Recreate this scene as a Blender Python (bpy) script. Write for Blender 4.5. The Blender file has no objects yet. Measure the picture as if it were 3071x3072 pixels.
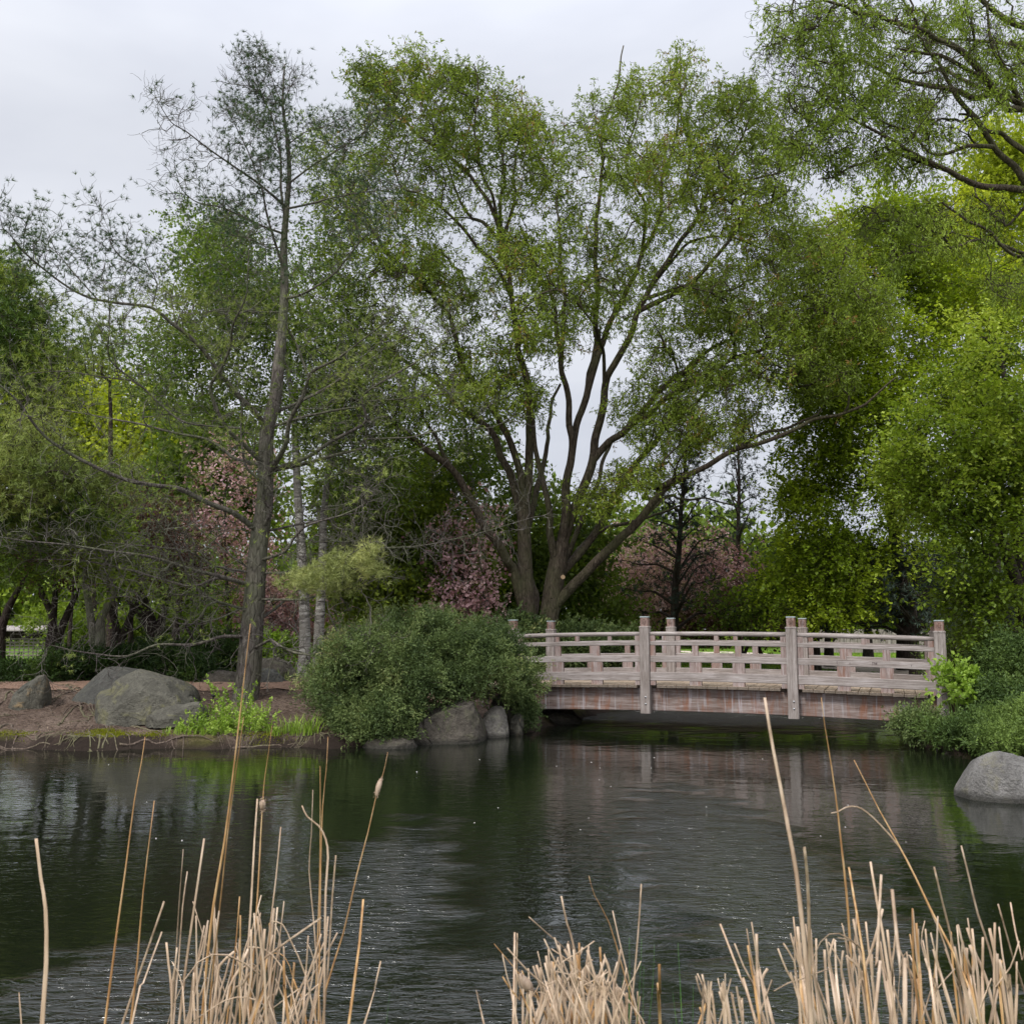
import bpy, math, random
import numpy as np
from mathutils import Vector
R = math.radians
rng = np.random.default_rng(7)
random.seed(7)
scene = bpy.context.scene
col = scene.collection

# ------------------------------------------------------------------ camera
EYE = 1.68
PITCH = R(6.9)
FOC = 2950.0
cam_d = bpy.data.cameras.new('camera')
cam = bpy.data.objects.new('camera', cam_d)
col.objects.link(cam)
cam.location = (0, 0, EYE)
cam.rotation_euler = (R(90) + PITCH, 0, 0)
cam_d.sensor_width = 36
cam_d.lens = 36 * FOC / 3071.0
cam_d.clip_start = 0.05
cam_d.clip_end = 2000
cam_d.dof.use_dof = True
cam_d.dof.focus_distance = 17
cam_d.dof.aperture_fstop = 16
scene.camera = cam

# ------------------------------------------------------------------ world and sun
SUN_EL, SUN_AZ = R(48), R(215)          # azimuth clockwise from +Y: behind the camera, to its left
w = bpy.data.worlds.new('World')
scene.world = w
w.use_nodes = True
nt = w.node_tree
nt.nodes.clear()
def wn(t): return nt.nodes.new(t)
out = wn('ShaderNodeOutputWorld'); bg = wn('ShaderNodeBackground')
bg.inputs['Strength'].default_value = 0.1
sky = wn('ShaderNodeTexSky'); sky.sky_type = 'NISHITA'; sky.sun_disc = False
sky.sun_elevation = SUN_EL; sky.sun_rotation = SUN_AZ
sky.air_density = 1.0; sky.dust_density = 2.0
tc = wn('ShaderNodeTexCoord'); sep = wn('ShaderNodeSeparateXYZ')
nt.links.new(tc.outputs['Generated'], sep.inputs[0])
mp = wn('ShaderNodeMapping'); mp.inputs['Scale'].default_value = (1.0, 1.0, 2.6)
mp.inputs['Location'].default_value = (2.35, 1.1, 0.2)
nt.links.new(tc.outputs['Generated'], mp.inputs[0])
nz = wn('ShaderNodeTexNoise'); nz.inputs['Scale'].default_value = 1.7; nz.inputs['Detail'].default_value = 5
nz.inputs['Roughness'].default_value = 0.48; nz.inputs['Distortion'].default_value = 0.3
nt.links.new(mp.outputs[0], nz.inputs['Vector'])
cr = wn('ShaderNodeValToRGB')
cr.color_ramp.elements[0].position = 0.36; cr.color_ramp.elements[0].color = (0.48, 0.505, 0.58, 1)
cr.color_ramp.elements[1].position = 0.66; cr.color_ramp.elements[1].color = (0.71, 0.73, 0.785, 1)
nt.links.new(nz.outputs['Fac'], cr.inputs[0])
# overcast sky: brighter towards the zenith
el = wn('ShaderNodeMapRange'); el.inputs['From Min'].default_value = 0.42; el.inputs['From Max'].default_value = 0.95
el.inputs['To Min'].default_value = 9.2; el.inputs['To Max'].default_value = 29.0
el.interpolation_type = 'SMOOTHSTEP'
nt.links.new(sep.outputs['Z'], el.inputs['Value'])
# and thinner cloud (brighter) on the sun's side, behind the camera
sd = wn('ShaderNodeMapRange'); sd.inputs['From Min'].default_value = 0.1; sd.inputs['From Max'].default_value = -0.9
sd.inputs['To Min'].default_value = 1.0; sd.inputs['To Max'].default_value = 1.7
nt.links.new(sep.outputs['Y'], sd.inputs['Value'])
mm = wn('ShaderNodeMath'); mm.operation = 'MULTIPLY'
nt.links.new(el.outputs[0], mm.inputs[0]); nt.links.new(sd.outputs[0], mm.inputs[1])
vm = wn('ShaderNodeVectorMath'); vm.operation = 'SCALE'
nt.links.new(cr.outputs[0], vm.inputs[0]); nt.links.new(mm.outputs[0], vm.inputs['Scale'])
mx = wn('ShaderNodeMix'); mx.data_type = 'RGBA'; mx.inputs['Factor'].default_value = 0.93
nt.links.new(sky.outputs[0], mx.inputs[6]); nt.links.new(vm.outputs[0], mx.inputs[7])
nt.links.new(mx.outputs[2], bg.inputs[0]); nt.links.new(bg.outputs[0], out.inputs[0])

sl = bpy.data.lights.new('sun', 'SUN'); sl.energy = 2.3; sl.angle = R(11); sl.color = (1, 0.97, 0.92)
so = bpy.data.objects.new('sun', sl); col.objects.link(so)
sv = Vector((math.sin(SUN_AZ) * math.cos(SUN_EL), math.cos(SUN_AZ) * math.cos(SUN_EL), math.sin(SUN_EL)))
so.rotation_euler = sv.to_track_quat('Z', 'Y').to_euler()
scene.view_settings.view_transform = 'Standard'
scene.view_settings.look = 'None'
scene.view_settings.exposure = 0.36
scene.view_settings.gamma = 1.0
scene.render.engine = 'CYCLES'
scene.cycles.max_bounces = 8
scene.cycles.transparent_max_bounces = 8

# ------------------------------------------------------------------ geometry of the photograph -> world
def P(x, y, Y):
    """world point at forward distance Y seen at photo pixel (x, y) (3071 px wide)"""
    cx, cy = (x - 1535.5) / FOC, -(y - 1536.0) / FOC
    dy = math.cos(PITCH) - cy * math.sin(PITCH)
    dz = math.sin(PITCH) + cy * math.cos(PITCH)
    t = Y / dy
    return np.array((cx * t, Y, EYE + dz * t))
K = 1931 / 3071.0
def U(u, v, Y): return P(u / K, v / K, Y)
def Xu(u, Y): return U(u, 1190, Y)[0]
def zoomer(ox, oy, s): return lambda pts: [(ox + a / s, oy + b / s) for a, b in pts]
Z1 = zoomer(0, 0, 1.7555); Z2 = zoomer(1000, 0, 1.7555); Z3 = zoomer(1971, 0, 1.7555)
Z4 = zoomer(0, 1000, 1.7555); Z5 = zoomer(1000, 1000, 1.7555); Z6 = zoomer(1971, 1000, 1.7555)
R5 = zoomer(0, 2100, 1.4854); R6 = zoomer(1200, 2100, 1.931); R7 = zoomer(2071, 2072, 1.931)
ZL = zoomer(0, 1700, 2.414)

# ------------------------------------------------------------------ noise in numpy
def _hash(i, j, k, seed):
    n = (i * 374761393 + j * 668265263 + k * 2147483647 + seed * 974711) & 0xffffffff
    n = ((n ^ (n >> 13)) * 1274126177) & 0xffffffff
    n = n ^ (n >> 16)
    return (n & 0xffff) / 32767.5 - 1.0
def vnoise(p, seed=0):
    p = np.asarray(p, float); i = np.floor(p).astype(np.int64); f = p - i; f = f * f * (3 - 2 * f)
    r = 0
    for a in (0, 1):
        for b in (0, 1):
            for c in (0, 1):
                wgt = (f[:, 0] if a else 1 - f[:, 0]) * (f[:, 1] if b else 1 - f[:, 1]) * (f[:, 2] if c else 1 - f[:, 2])
                r = r + wgt * _hash(i[:, 0] + a, i[:, 1] + b, i[:, 2] + c, seed)
    return r
def fbm(p, oct=4, seed=0, gain=0.5):
    p = np.asarray(p, float); r = 0; a = 1
    for o in range(oct):
        r = r + a * vnoise(p * (2 ** o) + 17.3 * o, seed + o); a *= gain
    return r
def sstep(a, b, x):
    t = np.clip((x - a) / (b - a), 0, 1); return t * t * (3 - 2 * t)
def nrm(v): return v / np.maximum(np.linalg.norm(v, axis=-1, keepdims=True), 1e-9)

# ------------------------------------------------------------------ mesh and object helpers
def mesh_np(name, V, F, mat, smooth=True, attrs=None):
    """V (n,3), F list of (m,k) int arrays"""
    V = np.asarray(V, np.float32)
    if isinstance(F, np.ndarray): F = [F]
    F = [f for f in F if len(f)]
    me = bpy.data.meshes.new(name)
    me.vertices.add(len(V)); me.vertices.foreach_set('co', V.ravel())
    loops = np.concatenate([f.ravel() for f in F]).astype(np.int32)
    sizes = np.concatenate([np.full(len(f), f.shape[1]) for f in F])
    starts = np.concatenate([[0], np.cumsum(sizes)[:-1]]).astype(np.int32)
    me.loops.add(len(loops)); me.loops.foreach_set('vertex_index', loops)
    me.polygons.add(len(sizes)); me.polygons.foreach_set('loop_start', starts)
    me.polygons.foreach_set('use_smooth', np.full(len(sizes), smooth))
    me.update(calc_edges=True)
    for k, a in (attrs or {}).items():
        at = me.attributes.new(k, 'FLOAT', 'POINT'); at.data.foreach_set('value', np.asarray(a, np.float32))
    me.materials.append(mat)
    return me
def link(name, me, parent=None, loc=None):
    o = bpy.data.objects.new(name, me); col.objects.link(o)
    if parent: o.parent = parent
    if loc is not None: o.location = loc
    return o
def tag(o, label=None, cat=None, group=None, kind=None):
    if label: o['label'] = label
    if cat: o['category'] = cat
    if group: o['group'] = group
    if kind: o['kind'] = kind
    return o
def thing(name, label, cat, loc=(0, 0, 0), rz=0, group=None):
    o = bpy.data.objects.new(name, None); col.objects.link(o)
    o.empty_display_size = 0.2
    o.location = loc; o.rotation_euler = (0, 0, rz)
    return tag(o, label, cat, group)

class MB:
    """collects boxes and sweeps into one mesh"""
    def __init__(s): s.V = []; s.F = []; s.n = 0
    def add(s, V, F):
        V = np.asarray(V, float); s.V.append(V)
        for f in F: s.F.append([i + s.n for i in f])
        s.n += len(V)
    def box(s, x0, x1, y0, y1, z0, z1, b=0.0):
        if b <= 0:
            V = [(x, y, z) for x in (x0, x1) for y in (y0, y1) for z in (z0, z1)]
            s.add(V, [(0, 1, 3, 2), (4, 6, 7, 5), (0, 4, 5, 1), (2, 3, 7, 6), (0, 2, 6, 4), (1, 5, 7, 3)]); return
        # long edges chamfered along z
        pr = [(x0 + b, y0), (x1 - b, y0), (x1, y0 + b), (x1, y1 - b), (x1 - b, y1), (x0 + b, y1), (x0, y1 - b), (x0, y0 + b)]
        pin = [(x0 + 2 * b, y0 + b), (x1 - 2 * b, y0 + b), (x1 - b, y0 + 2 * b), (x1 - b, y1 - 2 * b), (x1 - 2 * b, y1 - b), (x0 + 2 * b, y1 - b), (x0 + b, y1 - 2 * b), (x0 + b, y0 + 2 * b)]
        V = [(x, y, z0) for x, y in pr] + [(x, y, z1 - b) for x, y in pr] + [(x, y, z1) for x, y in pin]
        F = [tuple(range(7, -1, -1)), tuple(range(16, 24))]
        for r in (0, 8):
            for i in range(8): j = (i + 1) % 8; F.append((r + i, r + j, r + 8 + j, r + 8 + i))
        s.add(V, F)
    def tube(s, pts, rad, k=8, flat=1.0, cap=True):
        pts = np.asarray(pts, float); n = len(pts); rad = np.broadcast_to(np.asarray(rad, float), (n,))
        d = nrm(np.gradient(pts, axis=0)); ref = np.array((0.13, 1.0, 0.07)); ref /= np.linalg.norm(ref)
        if abs(d[:, 1]).mean() > 0.8: ref = np.array((0.1, 0.1, 1.0))
        a = nrm(np.cross(d, ref)); b = np.cross(d, a)
        th = np.arange(k) * 2 * math.pi / k
        V = (pts[:, None] + rad[:, None, None] * (np.cos(th)[None, :, None] * a[:, None] + flat * np.sin(th)[None, :, None] * b[:, None])).reshape(-1, 3)
        F = [(i * k + j, i * k + (j + 1) % k, (i + 1) * k + (j + 1) % k, (i + 1) * k + j) for i in range(n - 1) for j in range(k)]
        if cap: F += [tuple(range(k - 1, -1, -1)), tuple(range((n - 1) * k, n * k))]
        s.add(V, F)
    def build(s, name, mat, parent=None, smooth=False, loc=None, bevel=0):
        me = bpy.data.meshes.new(name)
        me.from_pydata([tuple(v) for v in np.concatenate(s.V)], [], s.F)
        if smooth:
            me.polygons.foreach_set('use_smooth', [True] * len(me.polygons))
        me.materials.append(mat); me.update()
        o = link(name, me, parent, loc)
        if bevel:
            m = o.modifiers.new('bevel', 'BEVEL'); m.width = bevel; m.segments = 2; m.limit_method = 'ANGLE'
        return o

# ------------------------------------------------------------------ materials
class N:
    def __init__(s, name):
        s.m = bpy.data.materials.new(name); s.m.use_nodes = True; s.t = s.m.node_tree; s.t.nodes.clear()
        s.out = s.n('ShaderNodeOutputMaterial')
    def n(s, t, **kw):
        nd = s.t.nodes.new(t)
        for k, v in kw.items():
            if k.startswith('_'): setattr(nd, k[1:], v)
            else:
                nd.inputs[k.replace('__', ' ')].default_value = v
        return nd
    def l(s, a, b): s.t.links.new(a, b)
    def coords(s, scale=(1, 1, 1), kind='Object', rot=(0, 0, 0)):
        c = s.n('ShaderNodeTexCoord'); m = s.n('ShaderNodeMapping'); m.inputs['Scale'].default_value = scale
        m.inputs['Rotation'].default_value = rot
        s.l(c.outputs[kind], m.inputs[0]); return m.outputs[0]
    def noise(s, vec, scale, detail=4, rough=0.55, dist=0.0):
        q = s.n('ShaderNodeTexNoise', Scale=scale, Detail=detail, Roughness=rough, Distortion=dist); s.l(vec, q.inputs['Vector']); return q.outputs['Fac']
    def ramp(s, fac, stops):
        q = s.n('ShaderNodeValToRGB'); e = q.color_ramp.elements
        while len(e) < len(stops): e.new(0.5)
        for i, (p, c) in enumerate(stops):
            e[i].position = p; e[i].color = (*c, 1) if len(c) == 3 else c
        s.l(fac, q.inputs[0]); return q.outputs[0]
    def mix(s, fac, a, b, mode='MIX'):
        q = s.n('ShaderNodeMix'); q.data_type = 'RGBA'; q.blend_type = mode
        for sock, v in ((q.inputs[0], fac), (q.inputs[6], a), (q.inputs[7], b)):
            if isinstance(v, (int, float)): sock.default_value = v
            elif isinstance(v, tuple): sock.default_value = (*v, 1)
            else: s.l(v, sock)
        return q.outputs[2]
    def bump(s, h, strength, dist):
        q = s.n('ShaderNodeBump', Strength=strength, Distance=dist); s.l(h, q.inputs['Height']); return q.outputs[0]
    def principled(s, colr, rough=0.85, normal=None, spec=0.3):
        q = s.n('ShaderNodeBsdfPrincipled'); q.inputs['Roughness'].default_value = rough if isinstance(rough, float) else 0.5
        if not isinstance(rough, float): s.l(rough, q.inputs['Roughness'])
        q.inputs['Specular IOR Level'].default_value = spec
        if isinstance(colr, tuple): q.inputs['Base Color'].default_value = (*colr, 1)
        else: s.l(colr, q.inputs['Base Color'])
        if normal: s.l(normal, q.inputs['Normal'])
        s.l(q.outputs[0], s.out.inputs[0]); return q

def m_leaf(name, stops, transl=0.4, gloss=0.06):
    gloss = gloss * 0.25
    """leaf colour varies from leaf to leaf and clump to clump (attribute tint)"""
    a = N(name); at = a.n('ShaderNodeAttribute'); at.attribute_name = 'tint'
    c = a.ramp(at.outputs['Fac'], stops)
    d = a.n('ShaderNodeBsdfDiffuse'); a.l(c, d.inputs[0])
    t = a.n('ShaderNodeBsdfTranslucent')
    tcol = a.mix(1.0, c, (1.0, 1.0, 0.62), 'MULTIPLY'); a.l(tcol, t.inputs[0])
    m1 = a.n('ShaderNodeMixShader'); m1.inputs[0].default_value = transl; a.l(d.outputs[0], m1.inputs[1]); a.l(t.outputs[0], m1.inputs[2])
    g = a.n('ShaderNodeBsdfGlossy'); g.inputs['Roughness'].default_value = 0.45; g.inputs[0].default_value = (0.8, 0.85, 0.8, 1)
    m2 = a.n('ShaderNodeMixShader'); m2.inputs[0].default_value = gloss; a.l(m1.outputs[0], m2.inputs[1]); a.l(g.outputs[0], m2.inputs[2])
    a.l(m2.outputs[0], a.out.inputs[0]); return a.m
def m_bark(name, c0, c1, c2, scale=1.0, bump=0.5):
    a = N(name); v = a.coords((7 * scale, 7 * scale, 1.6 * scale)); v2 = a.coords((1, 1, 1))
    n1 = a.noise(v, 3.2, 6, 0.65, 0.6); n2 = a.noise(v2, 1.3, 3)
    c = a.ramp(n1, [(0.32, c0), (0.5, c1), (0.68, c2)])
    c = a.mix(a.ramp(n2, [(0.42, (0, 0, 0)), (0.66, (0.55, 0.55, 0.55))]), c, tuple(x * y for x, y in zip(c2, (0.72, 0.95, 0.55))))
    vo = a.n('ShaderNodeTexVoronoi', Scale=5.5 * scale); vo.feature = 'DISTANCE_TO_EDGE'
    vv = a.coords((3.0, 3.0, 0.8)); a.l(vv, vo.inputs['Vector'])
    h = a.n('ShaderNodeMath'); h.operation = 'ADD'; a.l(n1, h.inputs[0])
    cl = a.n('ShaderNodeMapRange'); cl.inputs['From Max'].default_value = 0.12; a.l(vo.outputs['Distance'], cl.inputs['Value']); a.l(cl.outputs[0], h.inputs[1])
    c = a.mix(0.55, c, a.mix(a.ramp(cl.outputs[0], [(0, (0.25, 0.25, 0.25)), (1, (1, 1, 1))]), (0.35, 0.33, 0.31), (1.0, 1.0, 1.0)), 'MULTIPLY')
    a.principled(c, 0.92, a.bump(h.outputs[0], bump, 0.03), 0.15); return a.m
def m_rock(name, c0, c1, c2, moss=(0.12, 0.13, 0.04), mossamt=0.5, sc=1.0, rough=0.85):
    a = N(name); v = a.coords((sc, sc, sc))
    n1 = a.noise(v, 1.7, 6, 0.6, 0.4); n2 = a.noise(v, 14, 5, 0.7); n3 = a.noise(v, 60, 3, 0.6); n4 = a.noise(v, 3.3, 5, 0.62, 1.0)
    c = a.ramp(n1, [(0.3, c0), (0.5, c1), (0.7, c2)])
    c = a.mix(0.55, c, a.ramp(n2, [(0.35, (0.55, 0.54, 0.53)), (0.62, (1.25, 1.25, 1.22))]), 'MULTIPLY')
    c = a.mix(0.4, c, a.ramp(n3, [(0.35, (0.6, 0.6, 0.6)), (0.65, (1.3, 1.3, 1.3))]), 'MULTIPLY')
    c = a.mix(a.ramp(n4, [(0.54, (0, 0, 0)), (0.66, (mossamt,) * 3)]), c, moss)
    oc = a.n('ShaderNodeTexCoord'); oz = a.n('ShaderNodeSeparateXYZ'); a.l(oc.outputs['Object'], oz.inputs[0]); wl_ = a.n('ShaderNodeMapRange'); wl_.inputs['From Min'].default_value = .03; wl_.inputs['From Max'].default_value = .085; wl_.inputs['To Min'].default_value = .8; wl_.inputs['To Max'].default_value = 0; a.l(oz.outputs['Z'], wl_.inputs['Value'])
    c = a.mix(wl_.outputs[0], c, (.03, .028, .022))          # the wet line at the water
    h = a.n('ShaderNodeMath'); h.operation = 'ADD'; a.l(n2, h.inputs[0]); a.l(n4, h.inputs[1])
    a.principled(c, rough, a.bump(h.outputs[0], 0.85, 0.07), 0.25); return a.m

M = {}
M['willow_bark'] = m_bark('willow_bark', (0.028, 0.02, 0.015), (0.075, 0.057, 0.043), (0.14, 0.112, 0.086))
M['willow_twig'] = m_bark('willow_twig', (0.022, 0.016, 0.010), (0.045, 0.036, 0.024), (0.075, 0.065, 0.042), 1, .2)
M['pine_bark'] = m_bark('pine_bark', (0.045, 0.037, 0.032), (0.10, 0.085, 0.074), (0.17, 0.147, 0.128), 0.8, 0.5)
M['twig_grey'] = m_bark('twig_grey', (0.055, 0.046, 0.042), (0.10, 0.086, 0.079), (0.16, 0.137, 0.125), 1.0, 0.2)
M['dark_bark'] = m_bark('dark_bark', (0.02, 0.014, 0.012), (0.042, 0.03, 0.026), (0.07, 0.055, 0.048))
M['grey_bark'] = m_bark('grey_bark', (0.07, 0.065, 0.05), (0.13, 0.12, 0.09), (0.2, 0.19, 0.14))
M['root'] = m_bark('root_bark', (0.045, 0.033, 0.025), (0.10, 0.075, 0.058), (0.19, 0.15, 0.12), 1.5, 0.3)
def m_birch():
    a = N('birch_bark'); v = a.coords((1.5, 1.5, 9)); v2 = a.coords((2, 2, 2))
    n1 = a.noise(v, 3, 5, 0.7, 0.5); n2 = a.noise(v2, 2.5, 4)
    c = a.ramp(n1, [(0.40, (0.05, 0.042, 0.038)), (0.5, (0.24, 0.225, 0.2)), (0.72, (0.42, 0.40, 0.365))])
    c = a.mix(a.ramp(n2, [(0.45, (0, 0, 0)), (0.6, (0.8, 0.8, 0.8))]), c, (0.16, 0.145, 0.125))
    a.principled(c, 0.8, a.bump(n1, 0.3, 0.01)); return a.m
M['birch'] = m_birch()
# foliage: dark, mid and light leaf colours
M['willow_leaf'] = m_leaf('willow_leaf', [(0.0, (0.07, 0.10, 0.012)), (0.45, (0.16, 0.22, 0.022)), (0.85, (0.27, 0.345, 0.04)), (1.0, (0.22, 0.13, 0.035))], 0.42)
M['willow_leaf_near'] = m_leaf('willow_leaf_near', [(0.0, (0.085, 0.125, 0.014)), (0.5, (0.19, 0.265, 0.03)), (1.0, (0.32, 0.40, 0.06))], 0.42)
M['maple_leaf'] = m_leaf('maple_leaf', [(0.0, (0.085, 0.135, 0.011)), (0.5, (0.18, 0.255, 0.016)), (1.0, (0.34, 0.42, 0.03))], 0.45, 0.05)
M['yellow_leaf'] = m_leaf('yellow_leaf', [(0.0, (0.2, 0.25, 0.015)), (0.5, (0.36, 0.42, 0.03)), (1.0, (0.5, 0.54, 0.05))], 0.5, 0.03)
M['linden_leaf'] = m_leaf('linden_leaf', [(0.0, (0.09, 0.14, 0.014)), (0.5, (0.21, 0.295, 0.024)), (1.0, (0.42, 0.50, 0.07))], 0.45, 0.08)
M['birch_leaf'] = m_leaf('birch_leaf', [(0.0, (0.06, 0.10, 0.012)), (0.5, (0.12, 0.19, 0.022)), (1.0, (0.20, 0.27, 0.03))], 0.45)
M['dark_leaf'] = m_leaf('dark_leaf', [(0.0, (0.05, 0.08, 0.012)), (0.5, (0.12, 0.175, 0.022)), (1.0, (0.26, 0.33, 0.035))], 0.42)
M['sage_needle'] = m_leaf('sage_needle', [(0.0, (0.10, 0.14, 0.035)), (0.5, (0.22, 0.27, 0.07)), (1.0, (0.38, 0.42, 0.12))], 0.3)
M['pale_needle'] = m_leaf('pale_needle', [(0.0, (0.17, 0.2, 0.06)), (0.5, (0.31, 0.34, 0.12)), (1.0, (0.46, 0.46, 0.17))], 0.3)
M['green_needle'] = m_leaf('green_needle', [(0.0, (0.03, 0.055, 0.022)), (0.5, (0.06, 0.10, 0.04)), (1.0, (0.12, 0.17, 0.05))], 0.2)
M['pine_needle_left'] = m_leaf('pine_needle_left', [(0.0, (0.04, 0.075, 0.018)), (0.5, (0.10, 0.16, 0.03)), (1.0, (0.27, 0.32, 0.05))], 0.25)
M['blue_needle'] = m_leaf('blue_needle', [(0.0, (0.022, 0.034, 0.026)), (0.5, (0.045, 0.065, 0.05)), (1.0, (0.085, 0.115, 0.08))], 0.15)
M['juniper'] = m_leaf('juniper_leaf', [(0.0, (0.045, 0.07, 0.024)), (0.4, (0.095, 0.135, 0.042)), (0.8, (0.16, 0.20, 0.065)), (1.0, (0.27, 0.27, 0.11))], 0.22)
M['juniper_right'] = m_leaf('juniper_right_leaf', [(0.0, (0.03, 0.055, 0.016)), (0.5, (0.075, 0.12, 0.03)), (1.0, (0.16, 0.23, 0.05))], 0.22)
M['yew'] = m_leaf('yew_leaf', [(0.0, (0.015, 0.03, 0.008)), (0.5, (0.035, 0.065, 0.014)), (1.0, (0.09, 0.14, 0.025))], 0.2)
M['purple_leaf'] = m_leaf('purple_leaf', [(0.0, (0.06, 0.025, 0.02)), (0.5, (0.12, 0.06, 0.045)), (1.0, (0.3, 0.18, 0.15))], 0.35)
M['pink'] = m_leaf('pink_blossom', [(0.0, (0.22, 0.10, 0.11)), (0.4, (0.44, 0.26, 0.275)), (0.8, (0.68, 0.47, 0.475)), (1.0, (0.2, 0.24, 0.06))], 0.4)
M['fresh_leaf'] = m_leaf('fresh_leaf', [(0.0, (0.10, 0.17, 0.02)), (0.5, (0.21, 0.33, 0.035)), (1.0, (0.4, 0.52, 0.10))], 0.4, 0.08)
M['grass_blade'] = m_leaf('grass_blade', [(0.0, (0.07, 0.13, 0.015)), (0.5, (0.13, 0.24, 0.02)), (1.0, (0.28, 0.38, 0.04))], 0.3, 0.03)
M['moss'] = m_leaf('moss_blade', [(0.0, (0.09, 0.10, 0.01)), (0.5, (0.16, 0.175, 0.012)), (1.0, (0.27, 0.28, 0.018))], 0.3, 0.02)

# ------------------------------------------------------------------ foliage geometry
def rand_dirs(n, up=0.0):
    d = rng.normal(size=(n, 3)); d[:, 2] += up; return nrm(d)
def blades(base, d, length, width, flat_up=0.0, shape='leaf'):
    """rhombic leaf blades from base along d; returns V, F"""
    n = len(base); d = nrm(d); length = np.broadcast_to(length, (n,))[:, None]; width = np.broadcast_to(width, (n,))[:, None]
    r = rng.normal(size=(n, 3)); r[:, 2] *= (1 - flat_up)
    s = nrm(np.cross(d, np.cross(r, d)) + 1e-6)
    if flat_up > 0:
        s2 = nrm(np.cross(d, np.array((0, 0, 1.0))) + 1e-6); s = nrm(s * (1 - flat_up) + s2 * flat_up)
    tip = base + d * length
    if shape == 'needle':
        V = np.stack([base - s * width / 2, base + s * width / 2, tip], 1).reshape(-1, 3)
        F = np.arange(3 * n).reshape(n, 3)
        return V, F, 3
    nn = np.cross(d, s)
    mid = base + d * length * 0.45 - nn * length * 0.06
    V = np.stack([base, mid + s * width / 2, tip, mid - s * width / 2], 1).reshape(-1, 3)
    F = np.arange(4 * n).reshape(n, 4)
    return V, F, 4
def leaf_object(name, base, d, L, W, tint, mat, parent=None, flat_up=0.0, shape='leaf'):
    V, F, k = blades(base, d, L, W, flat_up, shape)
    me = mesh_np(name, V, F, mat, False, {'tint': np.repeat(np.clip(tint, 0, 1), k)})
    return link(name, me, parent)

def catmull(pts, step):
    pts = np.asarray(pts, float)
    if len(pts) < 3:
        n = max(2, int(np.linalg.norm(pts[-1] - pts[0]) / step) + 1)
        return pts[0] + (pts[-1] - pts[0]) * np.linspace(0, 1, n)[:, None]
    p = np.vstack([2 * pts[0] - pts[1], pts, 2 * pts[-1] - pts[-2]]); o = []
    for i in range(1, len(p) - 2):
        n = max(2, int(np.linalg.norm(p[i + 1] - p[i]) / step)); t = np.linspace(0, 1, n, endpoint=False)[:, None]
        a, b, c, d = p[i - 1], p[i], p[i + 1], p[i + 2]
        o.append(0.5 * (2 * b + (c - a) * t + (2 * a - 5 * b + 4 * c - d) * t ** 2 + (3 * b - a - 3 * c + d) * t ** 3))
    o.append(pts[-1:]); return np.vstack(o)

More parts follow.
